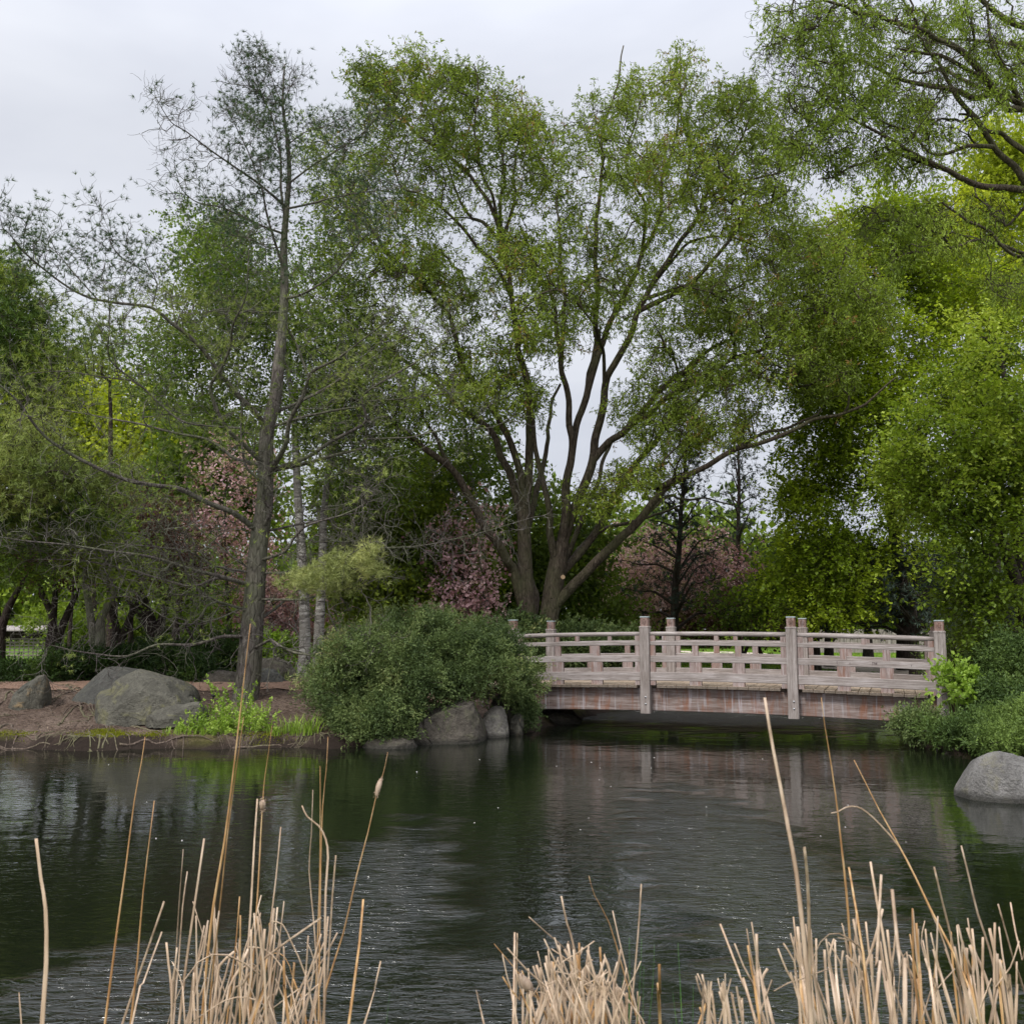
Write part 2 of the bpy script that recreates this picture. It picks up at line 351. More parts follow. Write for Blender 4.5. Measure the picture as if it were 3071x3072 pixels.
class Tree:
    """a skeleton of nodes: traced limbs first, then twigs grown to reach the crown's points"""
    def __init__(s): s.p = np.zeros((0, 3)); s.par = np.zeros(0, int); s.fix = np.zeros(0); s.dir = np.zeros((0, 3)); s.main = np.zeros(0, bool)
    def _push(s, pts, parent, fix):
        n0 = len(s.p); n = len(pts)
        par = np.arange(n0 - 1, n0 + n - 1); par[0] = parent
        prev = s.p[parent] if parent >= 0 else pts[0] - (0, 0, 0.1)
        d = nrm(np.diff(np.vstack([prev, pts]), axis=0))
        mn = np.ones(n, bool); mn[0] = parent < 0
        s.p = np.vstack([s.p, pts]); s.par = np.concatenate([s.par, par]); s.fix = np.concatenate([s.fix, np.broadcast_to(fix, (n,))])
        s.dir = np.vstack([s.dir, d]); s.main = np.concatenate([s.main, mn]); return n0 + n - 1
    def limb(s, pts, r0, r1, wig=0.0, step=0.3, root=False, back=2):
        q = catmull(pts, step); n = len(q); t = np.linspace(0, 1, n)
        if wig:
            w_ = np.stack([vnoise(np.stack([q[:, 2] * 1.7 + k * 9, q[:, 0] * 1.7, t * 0 + k], 1), 5 + k) for k in range(3)], 1) + \
                 0.6 * np.stack([vnoise(np.stack([q[:, 2] * 4.1 + k * 9, q[:, 0] * 4.1, t * 0 + k], 1), 15 + k) for k in range(3)], 1)
            q = q + w_ * wig * sstep(0, 0.2, t)[:, None]
        r = r0 + (r1 - r0) * t ** 0.8
        if root or len(s.p) == 0: s._push(q, -1, r); return
        big = np.where(s.fix > 0)[0]; m0 = min(len(q) - 1, 2); i = big[np.argmin(np.linalg.norm(s.p[big] - q[0], axis=1))]
        for _ in range(back):                                      # leave the parent limb at an acute angle, a little nearer the root
            if s.par[i] > 0 and (s.p[i] - s.p[s.par[i]]) @ (q[m0] - q[0]) > 0 or (s.par[i] > 0 and _ == 0): i = s.par[i]
        c = catmull(np.vstack([s.p[i], q[min(m0, len(q) - 1):]]) if len(q) > m0 + 1 else np.vstack([s.p[i], q[-1]]), step)[1:]
        r = np.interp(np.linspace(0, 1, len(c)), np.linspace(0, 1, len(r)), np.minimum(r, max(s.fix[i] * .92, r[-1]))); q = c
        s._push(q, i, r)
    def grow(s, A, step=0.22, wig=0.03, minh=-9, skip=0, maxd=9e9):
        A = np.asarray(A); cap = len(s.p) + len(A) * 14
        P_ = np.zeros((cap, 3)); D_ = np.zeros((cap, 3)); n = len(s.p); P_[:n] = s.p; D_[:n] = s.dir
        ok = np.ones(cap, bool); ok[:n] = s.p[:, 2] > minh
        if skip: ok[:skip] = False
        d0 = np.array([np.min(np.linalg.norm(s.p - a, axis=1)) for a in A]); order = np.argsort(d0)
        par = list(s.par); fix = list(s.fix); mn = list(s.main); ends = []
        for ai in order:
            a = A[ai]; v = a - P_[:n]; dist = np.sqrt((v * v).sum(1)) + 1e-6
            cosv = (v * D_[:n]).sum(1) / dist
            cost = dist * (1.35 - 0.5 * cosv) + np.where(ok[:n], 0, 1e6); i = int(np.argmin(cost)); L = dist[i]
            if L > maxd: continue
            k = min(max(1, int(round(L / step))), 13); k = k if n + k < cap else 1
            t = np.arange(1, k + 1)[:, None] / k
            ctrl = P_[i] + D_[i] * L * 0.35 + (a - P_[i]) * 0.15
            q = (1 - t) ** 2 * P_[i] + 2 * t * (1 - t) * ctrl + t * t * a
            if k > 1: q[:-1] += rng.normal(size=(k - 1, 3)) * wig * min(1.0, L)
            P_[n:n + k] = q; pv = np.vstack([P_[i], q]); D_[n:n + k] = nrm(np.diff(pv, axis=0))
            pl = list(range(n - 1, n + k - 1)); pl[0] = i; par += pl; fix += [0.0] * k; mn += [False] + [True] * (k - 1); n += k
            ends.append(n - 1)
        s.p = P_[:n].copy(); s.dir = D_[:n].copy(); s.par = np.array(par); s.fix = np.array(fix); s.main = np.array(mn)
        s.ends = np.array(ends); return s
    def radii(s, tip=0.0055, e=2.3):
        n = len(s.p); acc = np.zeros(n); r = np.zeros(n)
        for i in range(n - 1, -1, -1):
            v = max(acc[i], tip ** e); ri = v ** (1 / e)
            if s.fix[i] > 0: ri = s.fix[i]; v = 0.0 if s.par[i] >= 0 and s.fix[s.par[i]] > 0 else v
            r[i] = ri
            if s.par[i] >= 0: acc[s.par[i]] += v if s.fix[i] <= 0 else 0.0
        for i in range(n):
            if s.fix[i] <= 0 and s.par[i] >= 0: r[i] = min(r[i], r[s.par[i]] * 0.85 if s.fix[s.par[i]] > 0 else r[s.par[i]])
        s.r = r; return r
    def tubes(s, sel, k, flare=None):
        """frusta for the edges parent->i for i in sel"""
        idx = np.where(sel & (s.par >= 0))[0]
        ref = np.array((0.31, 0.9, 0.21)); ref /= np.linalg.norm(ref)
        def ring(pts, d, r):
            a = nrm(np.cross(d, ref) + 1e-7); b = np.cross(d, a); th = np.arange(k) * 2 * math.pi / k
            return pts[:, None] + r[:, None, None] * (np.cos(th)[None, :, None] * a[:, None] + np.sin(th)[None, :, None] * b[:, None])
        n = len(s.p); RN = ring(s.p, s.dir, s.r)                 # one ring per node
        side = idx[~s.main[idx]]
        RS = ring(s.p[s.par[side]], s.dir[side], np.minimum(s.r[side] * 1.15, s.r[s.par[side]]))
        used = np.zeros(n, bool); used[idx] = True; m_ = idx[s.main[idx]]; used[s.par[m_]] = True
        remap = np.cumsum(used) - 1; nu = int(used.sum())
        start = np.zeros(n, int); start[m_] = remap[s.par[m_]]; start[side] = nu + np.arange(len(side))
        V = np.concatenate([RN[used], RS]).reshape(-1, 3)
        a = start[idx] * k; b = remap[idx] * k; j = np.arange(k); j2 = (j + 1) % k
        F = np.stack([a[:, None] + j, a[:, None] + j2, b[:, None] + j2, b[:, None] + j], 2).reshape(-1, 4)
        return V, F

def sprays(P0, n_per, steps, seg, D0=None, spread=0.15, grav=-0.15, curl=0.5, start_up=0.0):
    """short leafy twiglets: random walks; returns points (m, steps+1, 3) """
    m = len(P0) * n_per; base = np.repeat(P0, n_per, 0) + rng.normal(size=(m, 3)) * spread
    d = rand_dirs(m, start_up) if D0 is None else nrm(np.repeat(D0, n_per, 0) + 0.7 * rng.normal(size=(m, 3)))
    q = [base]
    for i in range(steps):
        d = nrm(d + rng.normal(size=(m, 3)) * curl + np.array((0, 0, grav))); q.append(q[-1] + d * seg * rng.uniform(0.7, 1.3, (m, 1)))
    return np.stack(q, 1)
def leaves_on(S, per, L, W, tint, mat, name, parent, side=1.0, flat_up=0.0, droop=0.0, jit=0.02, frm=1, shape='leaf'):
    m, k, _ = S.shape; a = np.repeat(S[:, frm:].reshape(-1, 3), per, 0)
    seg = S[:, 1:] - S[:, :-1]; seg = seg[:, frm - 1:] if frm > 0 else np.concatenate([seg[:, :1], seg], 1)
    seg = np.repeat(nrm(seg.reshape(-1, 3)), per, 0)
    d = nrm(seg + side * rand_dirs(len(a)) + np.array((0, 0, droop)))
    T = np.repeat(np.repeat(tint, k - frm), per) + rng.normal(size=len(a)) * 0.1
    Ls = L * rng.uniform(0.65, 1.25, len(a))
    return leaf_object(name, a + rng.normal(size=a.shape) * jit, d, Ls, W * Ls / L, T, mat, parent, flat_up, shape)
def twig_tubes(S, r0=0.004, k=3):
    m, n, _ = S.shape; d = nrm(np.gradient(S, axis=1)); ref = np.array((0.31, 0.9, 0.21))
    a = nrm(np.cross(d, ref)); b = np.cross(d, a); th = np.arange(k) * 2 * math.pi / k
    r = np.linspace(r0, r0 * 0.45, n)[None, :, None, None]
    V = (S[:, :, None] + r * (np.cos(th)[:, None] * a[:, :, None] + np.sin(th)[:, None] * b[:, :, None])).reshape(-1, 3)
    base = (np.arange(m)[:, None] * n + np.arange(n - 1)).ravel() * k; j = np.arange(k); j2 = (j + 1) % k
    F = np.stack([base[:, None] + j, base[:, None] + j2, base[:, None] + k + j2, base[:, None] + k + j], 2).reshape(-1, 4)
    return V, F
def wood_objects(t, parent, mat, twigmat=None, S=None, rtwig=0.0035, names=('trunk', 'branches'), tip=0.0055):
    r = t.radii(tip); big = t.fix > 0
    V, F = t.tubes(big, 12); link(names[0], mesh_np(names[0], V, F, mat), parent)
    thin = ~big
    parts = [t.tubes(thin & (r > 0.012), 6), t.tubes(thin & (r <= 0.012), 3)]
    if S is not None: parts.append(twig_tubes(S, rtwig))
    VV = []; FF = []; n = 0
    for V, F in parts:
        if len(V) == 0: continue
        VV.append(V); FF.append(F + n); n += len(V)
    if VV: link(names[1], mesh_np(names[1], np.concatenate(VV), np.concatenate(FF), twigmat or mat), parent)
def blob_pts(blobs, conv=None):
    """blobs: (u, v, ru, rv, Y, dY, n) in photo units at a distance -> random points in ellipsoids"""
    out_, ids = [], []
    for bi, (u, v, ru, rv, Y, dY, n) in enumerate(blobs):
        q = rand_dirs(n) * (rng.uniform(0.15, 1, (n, 1)) ** 0.42)
        for a in q:
            YY = Y + a[1] * dY
            out_.append(U(u + a[0] * ru, v - a[2] * rv, YY)); ids.append(bi)
    return np.array(out_), np.array(ids)
def clump_tint(p, scale=1.2, amp=0.35, base=0.5, seed=3):
    return base + amp * fbm(p * scale, 3, seed)
# ================================================================== GROUND AND WATER
POND = np.array([(-14, 1.2), (-5, 1.4), (0, 1.3), (5, 1.2), (7.6, 2.6), (8.6, 6), (8.3, 9.5), (7.3, 12.3), (6.6, 13.6), (6.25, 14.6), (6.3, 16), (6.9, 17.6),
                 (7.7, 19), (8.0, 20.6), (7.2, 22.0), (5.5, 22.8), (3.6, 22.6), (2.4, 21.8), (1.75, 20.6), (1.3, 19.2), (0.75, 18.0), (0.4, 17.0),
                 (0.15, 16.5), (-0.4, 16.1), (-1.2, 15.2), (-1.9, 14.7), (-2.5, 14.55), (-3.3, 14.6), (-4.2, 14.4), (-5.2, 14.5), (-6.1, 14.25), (-7.2, 14.4), (-8.4, 14.2),
                 (-10, 14.3), (-14, 14.6), (-20, 13), (-23, 7), (-19, 2)], float)
def pond_dist(x, y):
    """signed distance to the shoreline, positive on land"""
    p = np.stack([x, y], 1); A = POND; B = np.roll(POND, -1, 0); dm = np.full(len(p), 1e9); ins = np.zeros(len(p), bool)
    for a, b in zip(A, B):
        ab = b - a; t = np.clip(((p - a) @ ab) / (ab @ ab), 0, 1); d = np.linalg.norm(p - (a + t[:, None] * ab), axis=1); dm = np.minimum(dm, d)
        c = ((a[1] > p[:, 1]) != (b[1] > p[:, 1])) & (p[:, 0] < (b[0] - a[0]) * (p[:, 1] - a[1]) / (b[1] - a[1] + 1e-12) + a[0]); ins ^= c
    return np.where(ins, -dm, dm)
def ground_z(x, y):
    x = np.atleast_1d(np.asarray(x, float)); y = np.atleast_1d(np.asarray(y, float))
    d = pond_dist(x, y); q = np.stack([x, y, x * 0], 1)
    d = d + 0.10 * fbm(q * 2.3, 3, 4)
    z = np.where(d > 0, 0.15 * sstep(0, 0.17, d) + 0.55 * sstep(0.02, 4.3, d) + 0.02, -1.1 * sstep(0, 1.6, -d))
    z = z + np.where(d > 0.1, 0.035 * fbm(q * 1.1, 4, 9) * sstep(0.1, 1.0, d) + 0.018 * fbm(q * 6, 3, 19) * sstep(0.05, .4, d), 0)
    z = z + 0.5 * sstep(40, 120, y) + 0.35 * sstep(10, 40, -x) * 0
    return z
def gz(x, y): return float(ground_z(x, y)[0])

def axis(lo, hi, fine_lo, fine_hi, st):
    a = np.arange(fine_lo, fine_hi, st); g = [fine_hi]; s_ = st
    while g[-1] < hi: s_ *= 1.22; g.append(g[-1] + s_)
    l = [fine_lo]; s_ = st
    while l[-1] > lo: s_ *= 1.22; l.append(l[-1] - s_)
    return np.concatenate([l[1:][::-1], a, g])
gx = axis(-400, 400, -10.5, 10.5, 0.11); gy = axis(-60, 600, -1, 27, 0.11)
XX, YY = np.meshgrid(gx, gy, indexing='ij'); zz = ground_z(XX.ravel(), YY.ravel())
nx, ny = len(gx), len(gy); ii = (np.arange(nx - 1)[:, None] * ny + np.arange(ny - 1)).ravel()
GV = np.stack([XX.ravel(), YY.ravel(), zz], 1); GF = np.stack([ii, ii + ny, ii + ny + 1, ii + 1], 1)
# where grass grows: beyond the left hedge, and the lawn beyond the bridge
gd = pond_dist(GV[:, 0], GV[:, 1])
lawn = np.maximum(sstep(22.5, 24.5, GV[:, 1]), 0) * np.where(GV[:, 0] > -6, 1, sstep(24, 26, GV[:, 1]))
lawn = np.maximum(lawn, sstep(5.8, 7.0, GV[:, 0]) * sstep(0.3, 1.2, gd) * (GV[:, 1] > 18))
lawn = np.maximum(lawn, (GV[:, 1] < 4) * sstep(.2, .8, gd))
mossy = sstep(0.58, 0.75, 0.5 + 0.5 * fbm(GV * (1.5, 1.5, 0) + (4, 2, 0), 3, 31)) * sstep(0.02, 0.12, gd) * (1 - sstep(0.3, 0.75, gd))
def m_ground():
    a = N('ground'); v = a.coords((1, 1, 1)); n1 = a.noise(v, 1.2, 6, 0.6); n2 = a.noise(v, 24, 6, 0.75); n3 = a.noise(v, 90, 3, 0.7)
    dirt = a.ramp(n1, [(0.3, (0.085, 0.06, 0.048)), (0.5, (0.135, 0.10, 0.08)), (0.7, (0.2, 0.155, 0.125))])
    dirt = a.mix(0.75, dirt, a.ramp(n2, [(0.38, (0.4, 0.37, 0.35)), (0.6, (1.3, 1.27, 1.25))]), 'MULTIPLY')
    dirt = a.mix(0.5, dirt, a.ramp(n3, [(0.35, (0.5, 0.5, 0.5)), (0.68, (1.7, 1.65, 1.6))]), 'MULTIPLY')
    grass = a.ramp(a.noise(v, 30, 4, 0.7), [(0.3, (0.05, 0.09, 0.012)), (0.5, (0.09, 0.16, 0.02)), (0.72, (0.17, 0.24, 0.035))])
    at = a.n('ShaderNodeAttribute'); at.attribute_name = 'lawn'; am = a.n('ShaderNodeAttribute'); am.attribute_name = 'mossy'
    c = a.mix(at.outputs['Fac'], dirt, grass)
    aw = a.n('ShaderNodeAttribute'); aw.attribute_name = 'wet_shade'; c = a.mix(aw.outputs['Fac'], c, (0.018, 0.013, 0.010))  # soil darkened at the waterline: damp plus the undercut edge's shade, painted in
    c = a.mix(am.outputs['Fac'], c, a.ramp(n2, [(0.3, (0.07, 0.075, 0.012)), (0.7, (0.2, 0.21, 0.02))]))
    h = a.n('ShaderNodeMath'); h.operation = 'ADD'; a.l(n2, h.inputs[0]); a.l(n3, h.inputs[1])
    a.principled(c, 0.95, a.bump(h.outputs[0], 0.7, 0.05), 0.1); return a.m
ground = link('ground', mesh_np('ground', GV, GF, m_ground(), True, {'lawn': lawn, 'mossy': mossy * .35, 'wet_shade': (1 - sstep(0.10, 0.30, gd + .1 * fbm(GV * (3, 3, 0), 3, 2))) * .9})); tag(ground, kind='structure')

def strip(name, pts, width, mat, lift=0.012, res=0.2):
    c = catmull(np.array([(x, y, 0) for x, y in pts], float), res); t = nrm(np.gradient(c, axis=0)); s_ = np.stack([-t[:, 1], t[:, 0], t[:, 2]], 1)
    k = 9; off = np.linspace(-0.5, 0.5, k); wv = np.broadcast_to(np.asarray(width, float), (len(c),)) if np.isscalar(width) else np.interp(np.linspace(0, 1, len(c)), np.linspace(0, 1, len(width)), width)
    wn_ = 1 + 0.12 * fbm(c * 0.9, 3, 77)
    q = c[:, None] + s_[:, None] * (off[None, :, None] * (wv * wn_)[:, None, None]); q = q.reshape(-1, 3); q[:, 2] = ground_z(q[:, 0], q[:, 1]) + lift
    n = len(c); i = (np.arange(n - 1)[:, None] * k + np.arange(k - 1)).ravel(); F = np.stack([i, i + 1, i + k + 1, i + k], 1)
    o = link(name, mesh_np(name, q, F, mat)); tag(o, kind='structure'); return o
def m_gravel(name, c0, c1, c2):
    a = N(name); v = a.coords(); n1 = a.noise(v, 45, 5, 0.8); n2 = a.noise(v, 2, 4)
    c = a.mix(0.5, a.ramp(n1, [(0.3, c0), (0.5, c1), (0.7, c2)]), a.ramp(n2, [(0.3, (0.6, 0.6, 0.6)), (0.7, (1.2, 1.2, 1.2))]), 'MULTIPLY')
    a.principled(c, 0.95, a.bump(n1, 0.5, 0.02), 0.1); return a.m
MG_left = m_gravel('dirt_path', (0.13, 0.075, 0.055), (0.22, 0.14, 0.10), (0.31, 0.21, 0.16))
MG_lawn = m_gravel('gravel_path', (0.3, 0.24, 0.18), (0.46, 0.39, 0.32), (0.6, 0.53, 0.46))
strip('path', [(-24, 18.4), (-14, 18.3), (-9, 18.2), (-6, 18.3), (-4.2, 18.3), (-2.6, 18.5), (-1.0, 18.4)], 1.3, MG_left)
strip('path', [(7.3, 15.9), (8.6, 17.5), (10.3, 19.5), (10.7, 22), (9.3, 25.5), (8.5, 29), (9.5, 34), (10.0, 40), (6, 47), (-6, 52)], 1.7, MG_lawn)

ZA = 0.042
def m_water():
    a = N('pond_water'); geo = a.n('ShaderNodeNewGeometry'); v = geo.outputs['Position']
    def mapped(sc, rot=0.0):
        m = a.n('ShaderNodeMapping'); m.inputs['Scale'].default_value = sc; m.inputs['Rotation'].default_value = (0, 0, rot); a.l(v, m.inputs[0]); return m.outputs[0]
    # gusts: patches of rougher and calmer water
    g = a.noise(mapped((0.28, 0.16, 0)), 1.0, 3, 0.5, 0.6); gust = a.n('ShaderNodeMapRange'); gust.inputs['From Min'].default_value = 0.40; gust.inputs['From Max'].default_value = 0.60
    gust.inputs['To Min'].default_value = 0.25; gust.inputs['To Max'].default_value = 0.9; a.l(g, gust.inputs['Value'])
    sx = a.n('ShaderNodeSeparateXYZ'); a.l(v, sx.inputs[0])
    far = a.n('ShaderNodeMapRange'); far.inputs['From Min'].default_value = 17; far.inputs['From Max'].default_value = 19.5; far.inputs['To Min'].default_value = 1.0; far.inputs['To Max'].default_value = 3.2
    a.l(sx.outputs['Y'], far.inputs['Value'])
    near = a.n('ShaderNodeMapRange'); near.inputs['From Min'].default_value = 13.5; near.inputs['From Max'].default_value = 7.5; near.inputs['To Min'].default_value = 0.35; near.inputs['To Max'].default_value = 0.55
    a.l(sx.outputs['Y'], near.inputs['Value'])
    n1 = a.noise(mapped((5.5, 11, 1), 0.25), 1.0, 2, 0.5, 0.9); n2 = a.noise(mapped((15, 30, 1), -0.2), 1.0, 2, 0.55, 0.6); n3 = a.noise(mapped((1.5, 2.6, 1), 0.5), 1.0, 2, 0.5, 0.5)
    def mth(op, p, q):
        m = a.n('ShaderNodeMath'); m.operation = op
        for i_, z in enumerate((p, q)):
            if isinstance(z, (int, float)): m.inputs[i_].default_value = z
            else: a.l(z, m.inputs[i_])
        return m.outputs[0]
    h = mth('ADD', mth('MULTIPLY', n1, 0.012), mth('MULTIPLY', n2, 0.0042)); h = mth('MULTIPLY', h, gust.outputs[0]); h = mth('MULTIPLY', h, far.outputs[0]); h = mth('MULTIPLY', h, near.outputs[0])
    # ruffled zones where the breeze touches the pond
    zone = None
    for zx, zy, rx, ry, am in ((-0.85, 6.6, .42, 2.0, 1.0), (1.65, 7.0, .60, 3.2, 1.1), (-1.75, 4.9, .5, .8, .8), (1.5, 4.6, .55, 1.2, 1.0), (-.2, 4.6, .6, .9, .7), (4.2, 20.6, 3.0, 3.0, 1.8)):
        mz = a.n('ShaderNodeMapping'); mz.inputs['Location'].default_value = (-zx / rx, -zy / ry, 0); mz.inputs['Scale'].default_value = (1 / rx, 1 / ry, 0); a.l(v, mz.inputs[0])
        ln = a.n('ShaderNodeVectorMath'); ln.operation = 'LENGTH'; a.l(mz.outputs[0], ln.inputs[0]); e_ = mth('ADD', ln.outputs['Value'], mth('MULTIPLY', mth('SUBTRACT', n3, 0.5), 2.2))
        mr_ = a.n('ShaderNodeMapRange'); mr_.interpolation_type = 'SMOOTHSTEP'; mr_.inputs['From Min'].default_value = 1.5; mr_.inputs['From Max'].default_value = .45; mr_.inputs['To Max'].default_value = am; a.l(e_, mr_.inputs['Value'])
        zone = mr_.outputs[0] if zone is None else mth('MAXIMUM', zone, mr_.outputs[0])
    n4 = a.noise(mapped((6, 15, 1), 0.1), 1.0, 3, 0.6, 1.5)
    h = mth('ADD', h, mth('MULTIPLY', mth('MULTIPLY', n4, zone), ZA))
    h = mth('ADD', h, mth('MULTIPLY', n3, 0.006))
    b = a.n('ShaderNodeBump', Strength=1.0, Distance=1.0); a.l(h, b.inputs['Height'])
    q = a.principled((0.004, 0.006, 0.003), 0.03, b.outputs[0], 0.5); q.inputs['IOR'].default_value = 1.65
    return a.m
wx = np.linspace(-26, 12, 60); wy = np.linspace(-0.5, 26, 50); WX, WY = np.meshgrid(wx, wy, indexing='ij'); ii = (np.arange(59)[:, None] * 50 + np.arange(49)).ravel()
water = link('water', mesh_np('water', np.stack([WX.ravel(), WY.ravel(), WX.ravel() * 0], 1), np.stack([ii, ii + 50, ii + 51, ii + 1], 1), m_water())); tag(water, kind='structure')

# ================================================================== FOOTBRIDGE
P0b = np.array((0.02, 17.85)); P3b = np.array((6.59, 15.30)); LB = float(np.linalg.norm(P3b - P0b)); AB = math.atan2(P3b[1] - P0b[1], P3b[0] - P0b[0])
bridge = thing('footbridge', 'weathered grey wooden footbridge with low arch over the pond', 'bridge', (P0b[0], P0b[1], 0), AB)
SP = [0.0, 2.42, 4.84, LB]; WB = 2.10
def arch(s_): return -0.030 * (s_ / 2.42 - 1.25) ** 2
def m_wood(name, c0, c1, c2, stain=0.0, grain=(1.2, 16, 26), stainc=(0.20, 0.075, 0.035)):
    a = N(name); v = a.coords(grain); n1 = a.noise(v, 1.6, 7, 0.68, 1.2); v2 = a.coords((1, 1, 1)); n2 = a.noise(v2, 2.1, 5, 0.6)
    n3 = a.noise(a.coords((grain[0] * 4, grain[1] * 5, grain[2] * 5)), 1.5, 3, 0.7)
    c = a.ramp(n1, [(0.32, c0), (0.52, c1), (0.70, c2)])
    c = a.mix(0.6, c, a.ramp(n2, [(0.33, (0.66, 0.62, 0.60)), (0.62, (1.12, 1.1, 1.12))]), 'MULTIPLY')
    c = a.mix(0.35, c, a.ramp(n3, [(0.36, (0.45, 0.42, 0.4)), (0.5, (1.1, 1.1, 1.1))]), 'MULTIPLY')
    if stain:
        s1 = a.noise(a.coords((5.5, 1, 1.1)), 1.4, 5, 0.7, 0.6); s2 = a.noise(a.coords((9, 1, 0.6)), 1.6, 4, 0.6, 0.2)
        c = a.mix(a.ramp(s1, [(0.49, (0, 0, 0)), (0.62, (stain,) * 3)]), c, stainc)
        c = a.mix(a.ramp(s2, [(0.56, (0, 0, 0)), (0.68, (stain * 0.8,) * 3)]), c, (0.42, 0.42, 0.45))
    a.principled(c, 0.82, a.bump(n1, 0.35, 0.012), 0.2); return a.m
MW = m_wood('weathered_wood', (0.165, 0.137, 0.118), (0.285, 0.252, 0.232), (0.405, 0.370, 0.350))
MWv = m_wood('weathered_post_wood', (0.135, 0.108, 0.09), (0.255, 0.224, 0.203), (0.375, 0.34, 0.318), 0.0, (26, 26, 1.2))
MWh = m_wood('post_head_wood', (0.12, 0.075, 0.055), (0.22, 0.15, 0.125), (0.36, 0.29, 0.27), 0.3, (20, 20, 2))
MBk = m_wood('baluster_wood', (0.15, 0.10, 0.08), (0.27, 0.215, 0.195), (0.40, 0.355, 0.34), 0.4, (22, 22, 1.6))
MF = m_wood('beam_wood', (0.115, 0.075, 0.06), (0.215, 0.17, 0.15), (0.34, 0.295, 0.275), 0.6, (1.0, 8, 15))
MD = m_wood('deck_wood', (0.20, 0.15, 0.10), (0.34, 0.265, 0.19), (0.46, 0.38, 0.29), 0.0, (20, 1.5, 20))
a_ = N('steel'); a_.principled((0.5, 0.5, 0.5), 0.35, None, 0.6).inputs['Metallic'].default_value = 0.8; MS = a_.m
a_ = N('graffiti_ink'); a_.principled((0.05, 0.03, 0.03), 0.9); MI = a_.m
a_ = N('cap_copper'); a_.principled((0.30, 0.34, 0.34), 0.7); MC = a_.m

def sweep(mb, s0, s1, w0, w1, z0, z1, n=10, ch=0.008):
    ss = np.linspace(s0, s1, n + 1)
    pr = [(w0 + ch, z0), (w1 - ch, z0), (w1, z0 + ch), (w1, z1 - ch), (w1 - ch, z1), (w0 + ch, z1), (w0, z1 - ch), (w0, z0 + ch)]
    V = [(s_, a, b + arch(s_)) for s_ in ss for a, b in pr]; k = 8
    F = [(i * k + j, (i + 1) * k + j, (i + 1) * k + (j + 1) % k, i * k + (j + 1) % k) for i in range(n) for j in range(k)]
    F += [tuple(range(k)), tuple(range(n * k + k - 1, n * k - 1, -1))]
    mb.add(V, F)
HR = dict(low=(0.845, 0.992), mid=(1.158, 1.268), up=(1.438, 1.512), top=1.634)
for side, wc in ((0, 0.0), (1, WB)):
    for i, s_ in enumerate(SP):
        zb, zt = 0.30 + arch(s_), 1.766 + arch(s_)
        m = MB(); m.box(s_ - .084, s_ + .084, wc - .084, wc + .084, zb, zt, 0.010)
        m.box(s_ - .090, s_ + .090, wc - .090, wc + .090, zt - .028, zt - 0.004, 0.006)
        po = m.build('post', MWv, bridge)
        m = MB(); m.box(s_ - .068, s_ + .068, wc - .068, wc + .068, zt - 0.002, zt + .150, 0.012); hd = m.build('post_head', MWh, po)
        m = MB(); m.box(s_ - .074, s_ + .074, wc - .074, wc + .074, zt + .148, zt + .164, 0.006); m.build('cap_plate', MC, hd)
        for sg in (-1, 1):
            m = MB(); th = np.linspace(0, 2 * math.pi, 19)
            ring = [(s_ + .036 * math.cos(t), wc + sg * .0695, zt + .078 + .042 * math.sin(t)) for t in th]
            m.tube(ring, 0.0055, 6)
            for q in range(5):
                t = q * 2 * math.pi / 5 + 0.3
                m.tube([(s_, wc + sg * .070, zt + .078), (s_ + .024 * math.cos(t), wc + sg * .071, zt + .078 + .027 * math.sin(t))], [0.004, 0.010], 6)
            m.build('carved_flower', MWh, hd, True)
        if side == 0:
            for zq in (0.12, 0.235):
                m = MB(); m.tube([(s_ + .012, wc - .082, zb + zq + .04), (s_ + .012, wc - .096, zb + zq + .04)], 0.014, 10); m.build('bolt', MS, po, True)
    for i in range(3):
        a, b = SP[i] + .086, SP[i + 1] - .086
        L = b - a
        for nm, hw in (('low', .045), ('mid', .035), ('up', .032)):
            z0, z1 = HR[nm]; m = MB(); sweep(m, a, b, wc - hw, wc + hw, z0, z1); m.build('rail', MW, bridge)
        m = MB(); ss = np.linspace(a - .01, b + .01, 12); m.tube([(q, wc, HR['top'] + arch(q)) for q in ss], 0.036, 14); m.build('handrail', MW, bridge, True)
        m = MB(); c = (a + b) / 2; m.box(c - .037, c + .037, wc - .028, wc + .028, HR['up'][1] + arch(c) - .001, HR['top'] + arch(c) - .028); m.build('baluster', MBk, bridge)
        for c in (a + L / 3 + .02, a + 2 * L / 3 - .02, a + .045, b - .045):
            end = c in (a + .045, b - .045)
            wd = (.044 if end else .050); wd2 = (.044 if end else .098)
            bl = [(wd, .030, HR['mid'][1] + arch(c) - .001, HR['up'][0] + arch(c) + .002), (wd2, .033, HR['low'][1] + arch(c) - .001, HR['mid'][0] + arch(c) + .002), (wd2, .038, 0.772 + arch(c), HR['low'][0] + arch(c) + .002)]
            if end: bl.append((wd, .030, HR['up'][1] + arch(c) - .002, HR['top'] + arch(c) - .028))
            for hx, hy, za, zc in bl:
                m = MB(); m.box(c - hx, c + hx, wc - hy, wc + hy, za, zc); m.build('baluster', MBk, bridge)
for w0, w1 in ((0.087, 0.20), (WB - .20, WB - .087), (WB / 2 - .05, WB / 2 + .05)):
    m = MB(); sweep(m, -1.1, LB + .42, w0, w1, 0.335, 0.715, 24, 0.01); m.build('beam', MF, bridge)
m = MB(); s_ = -1.1
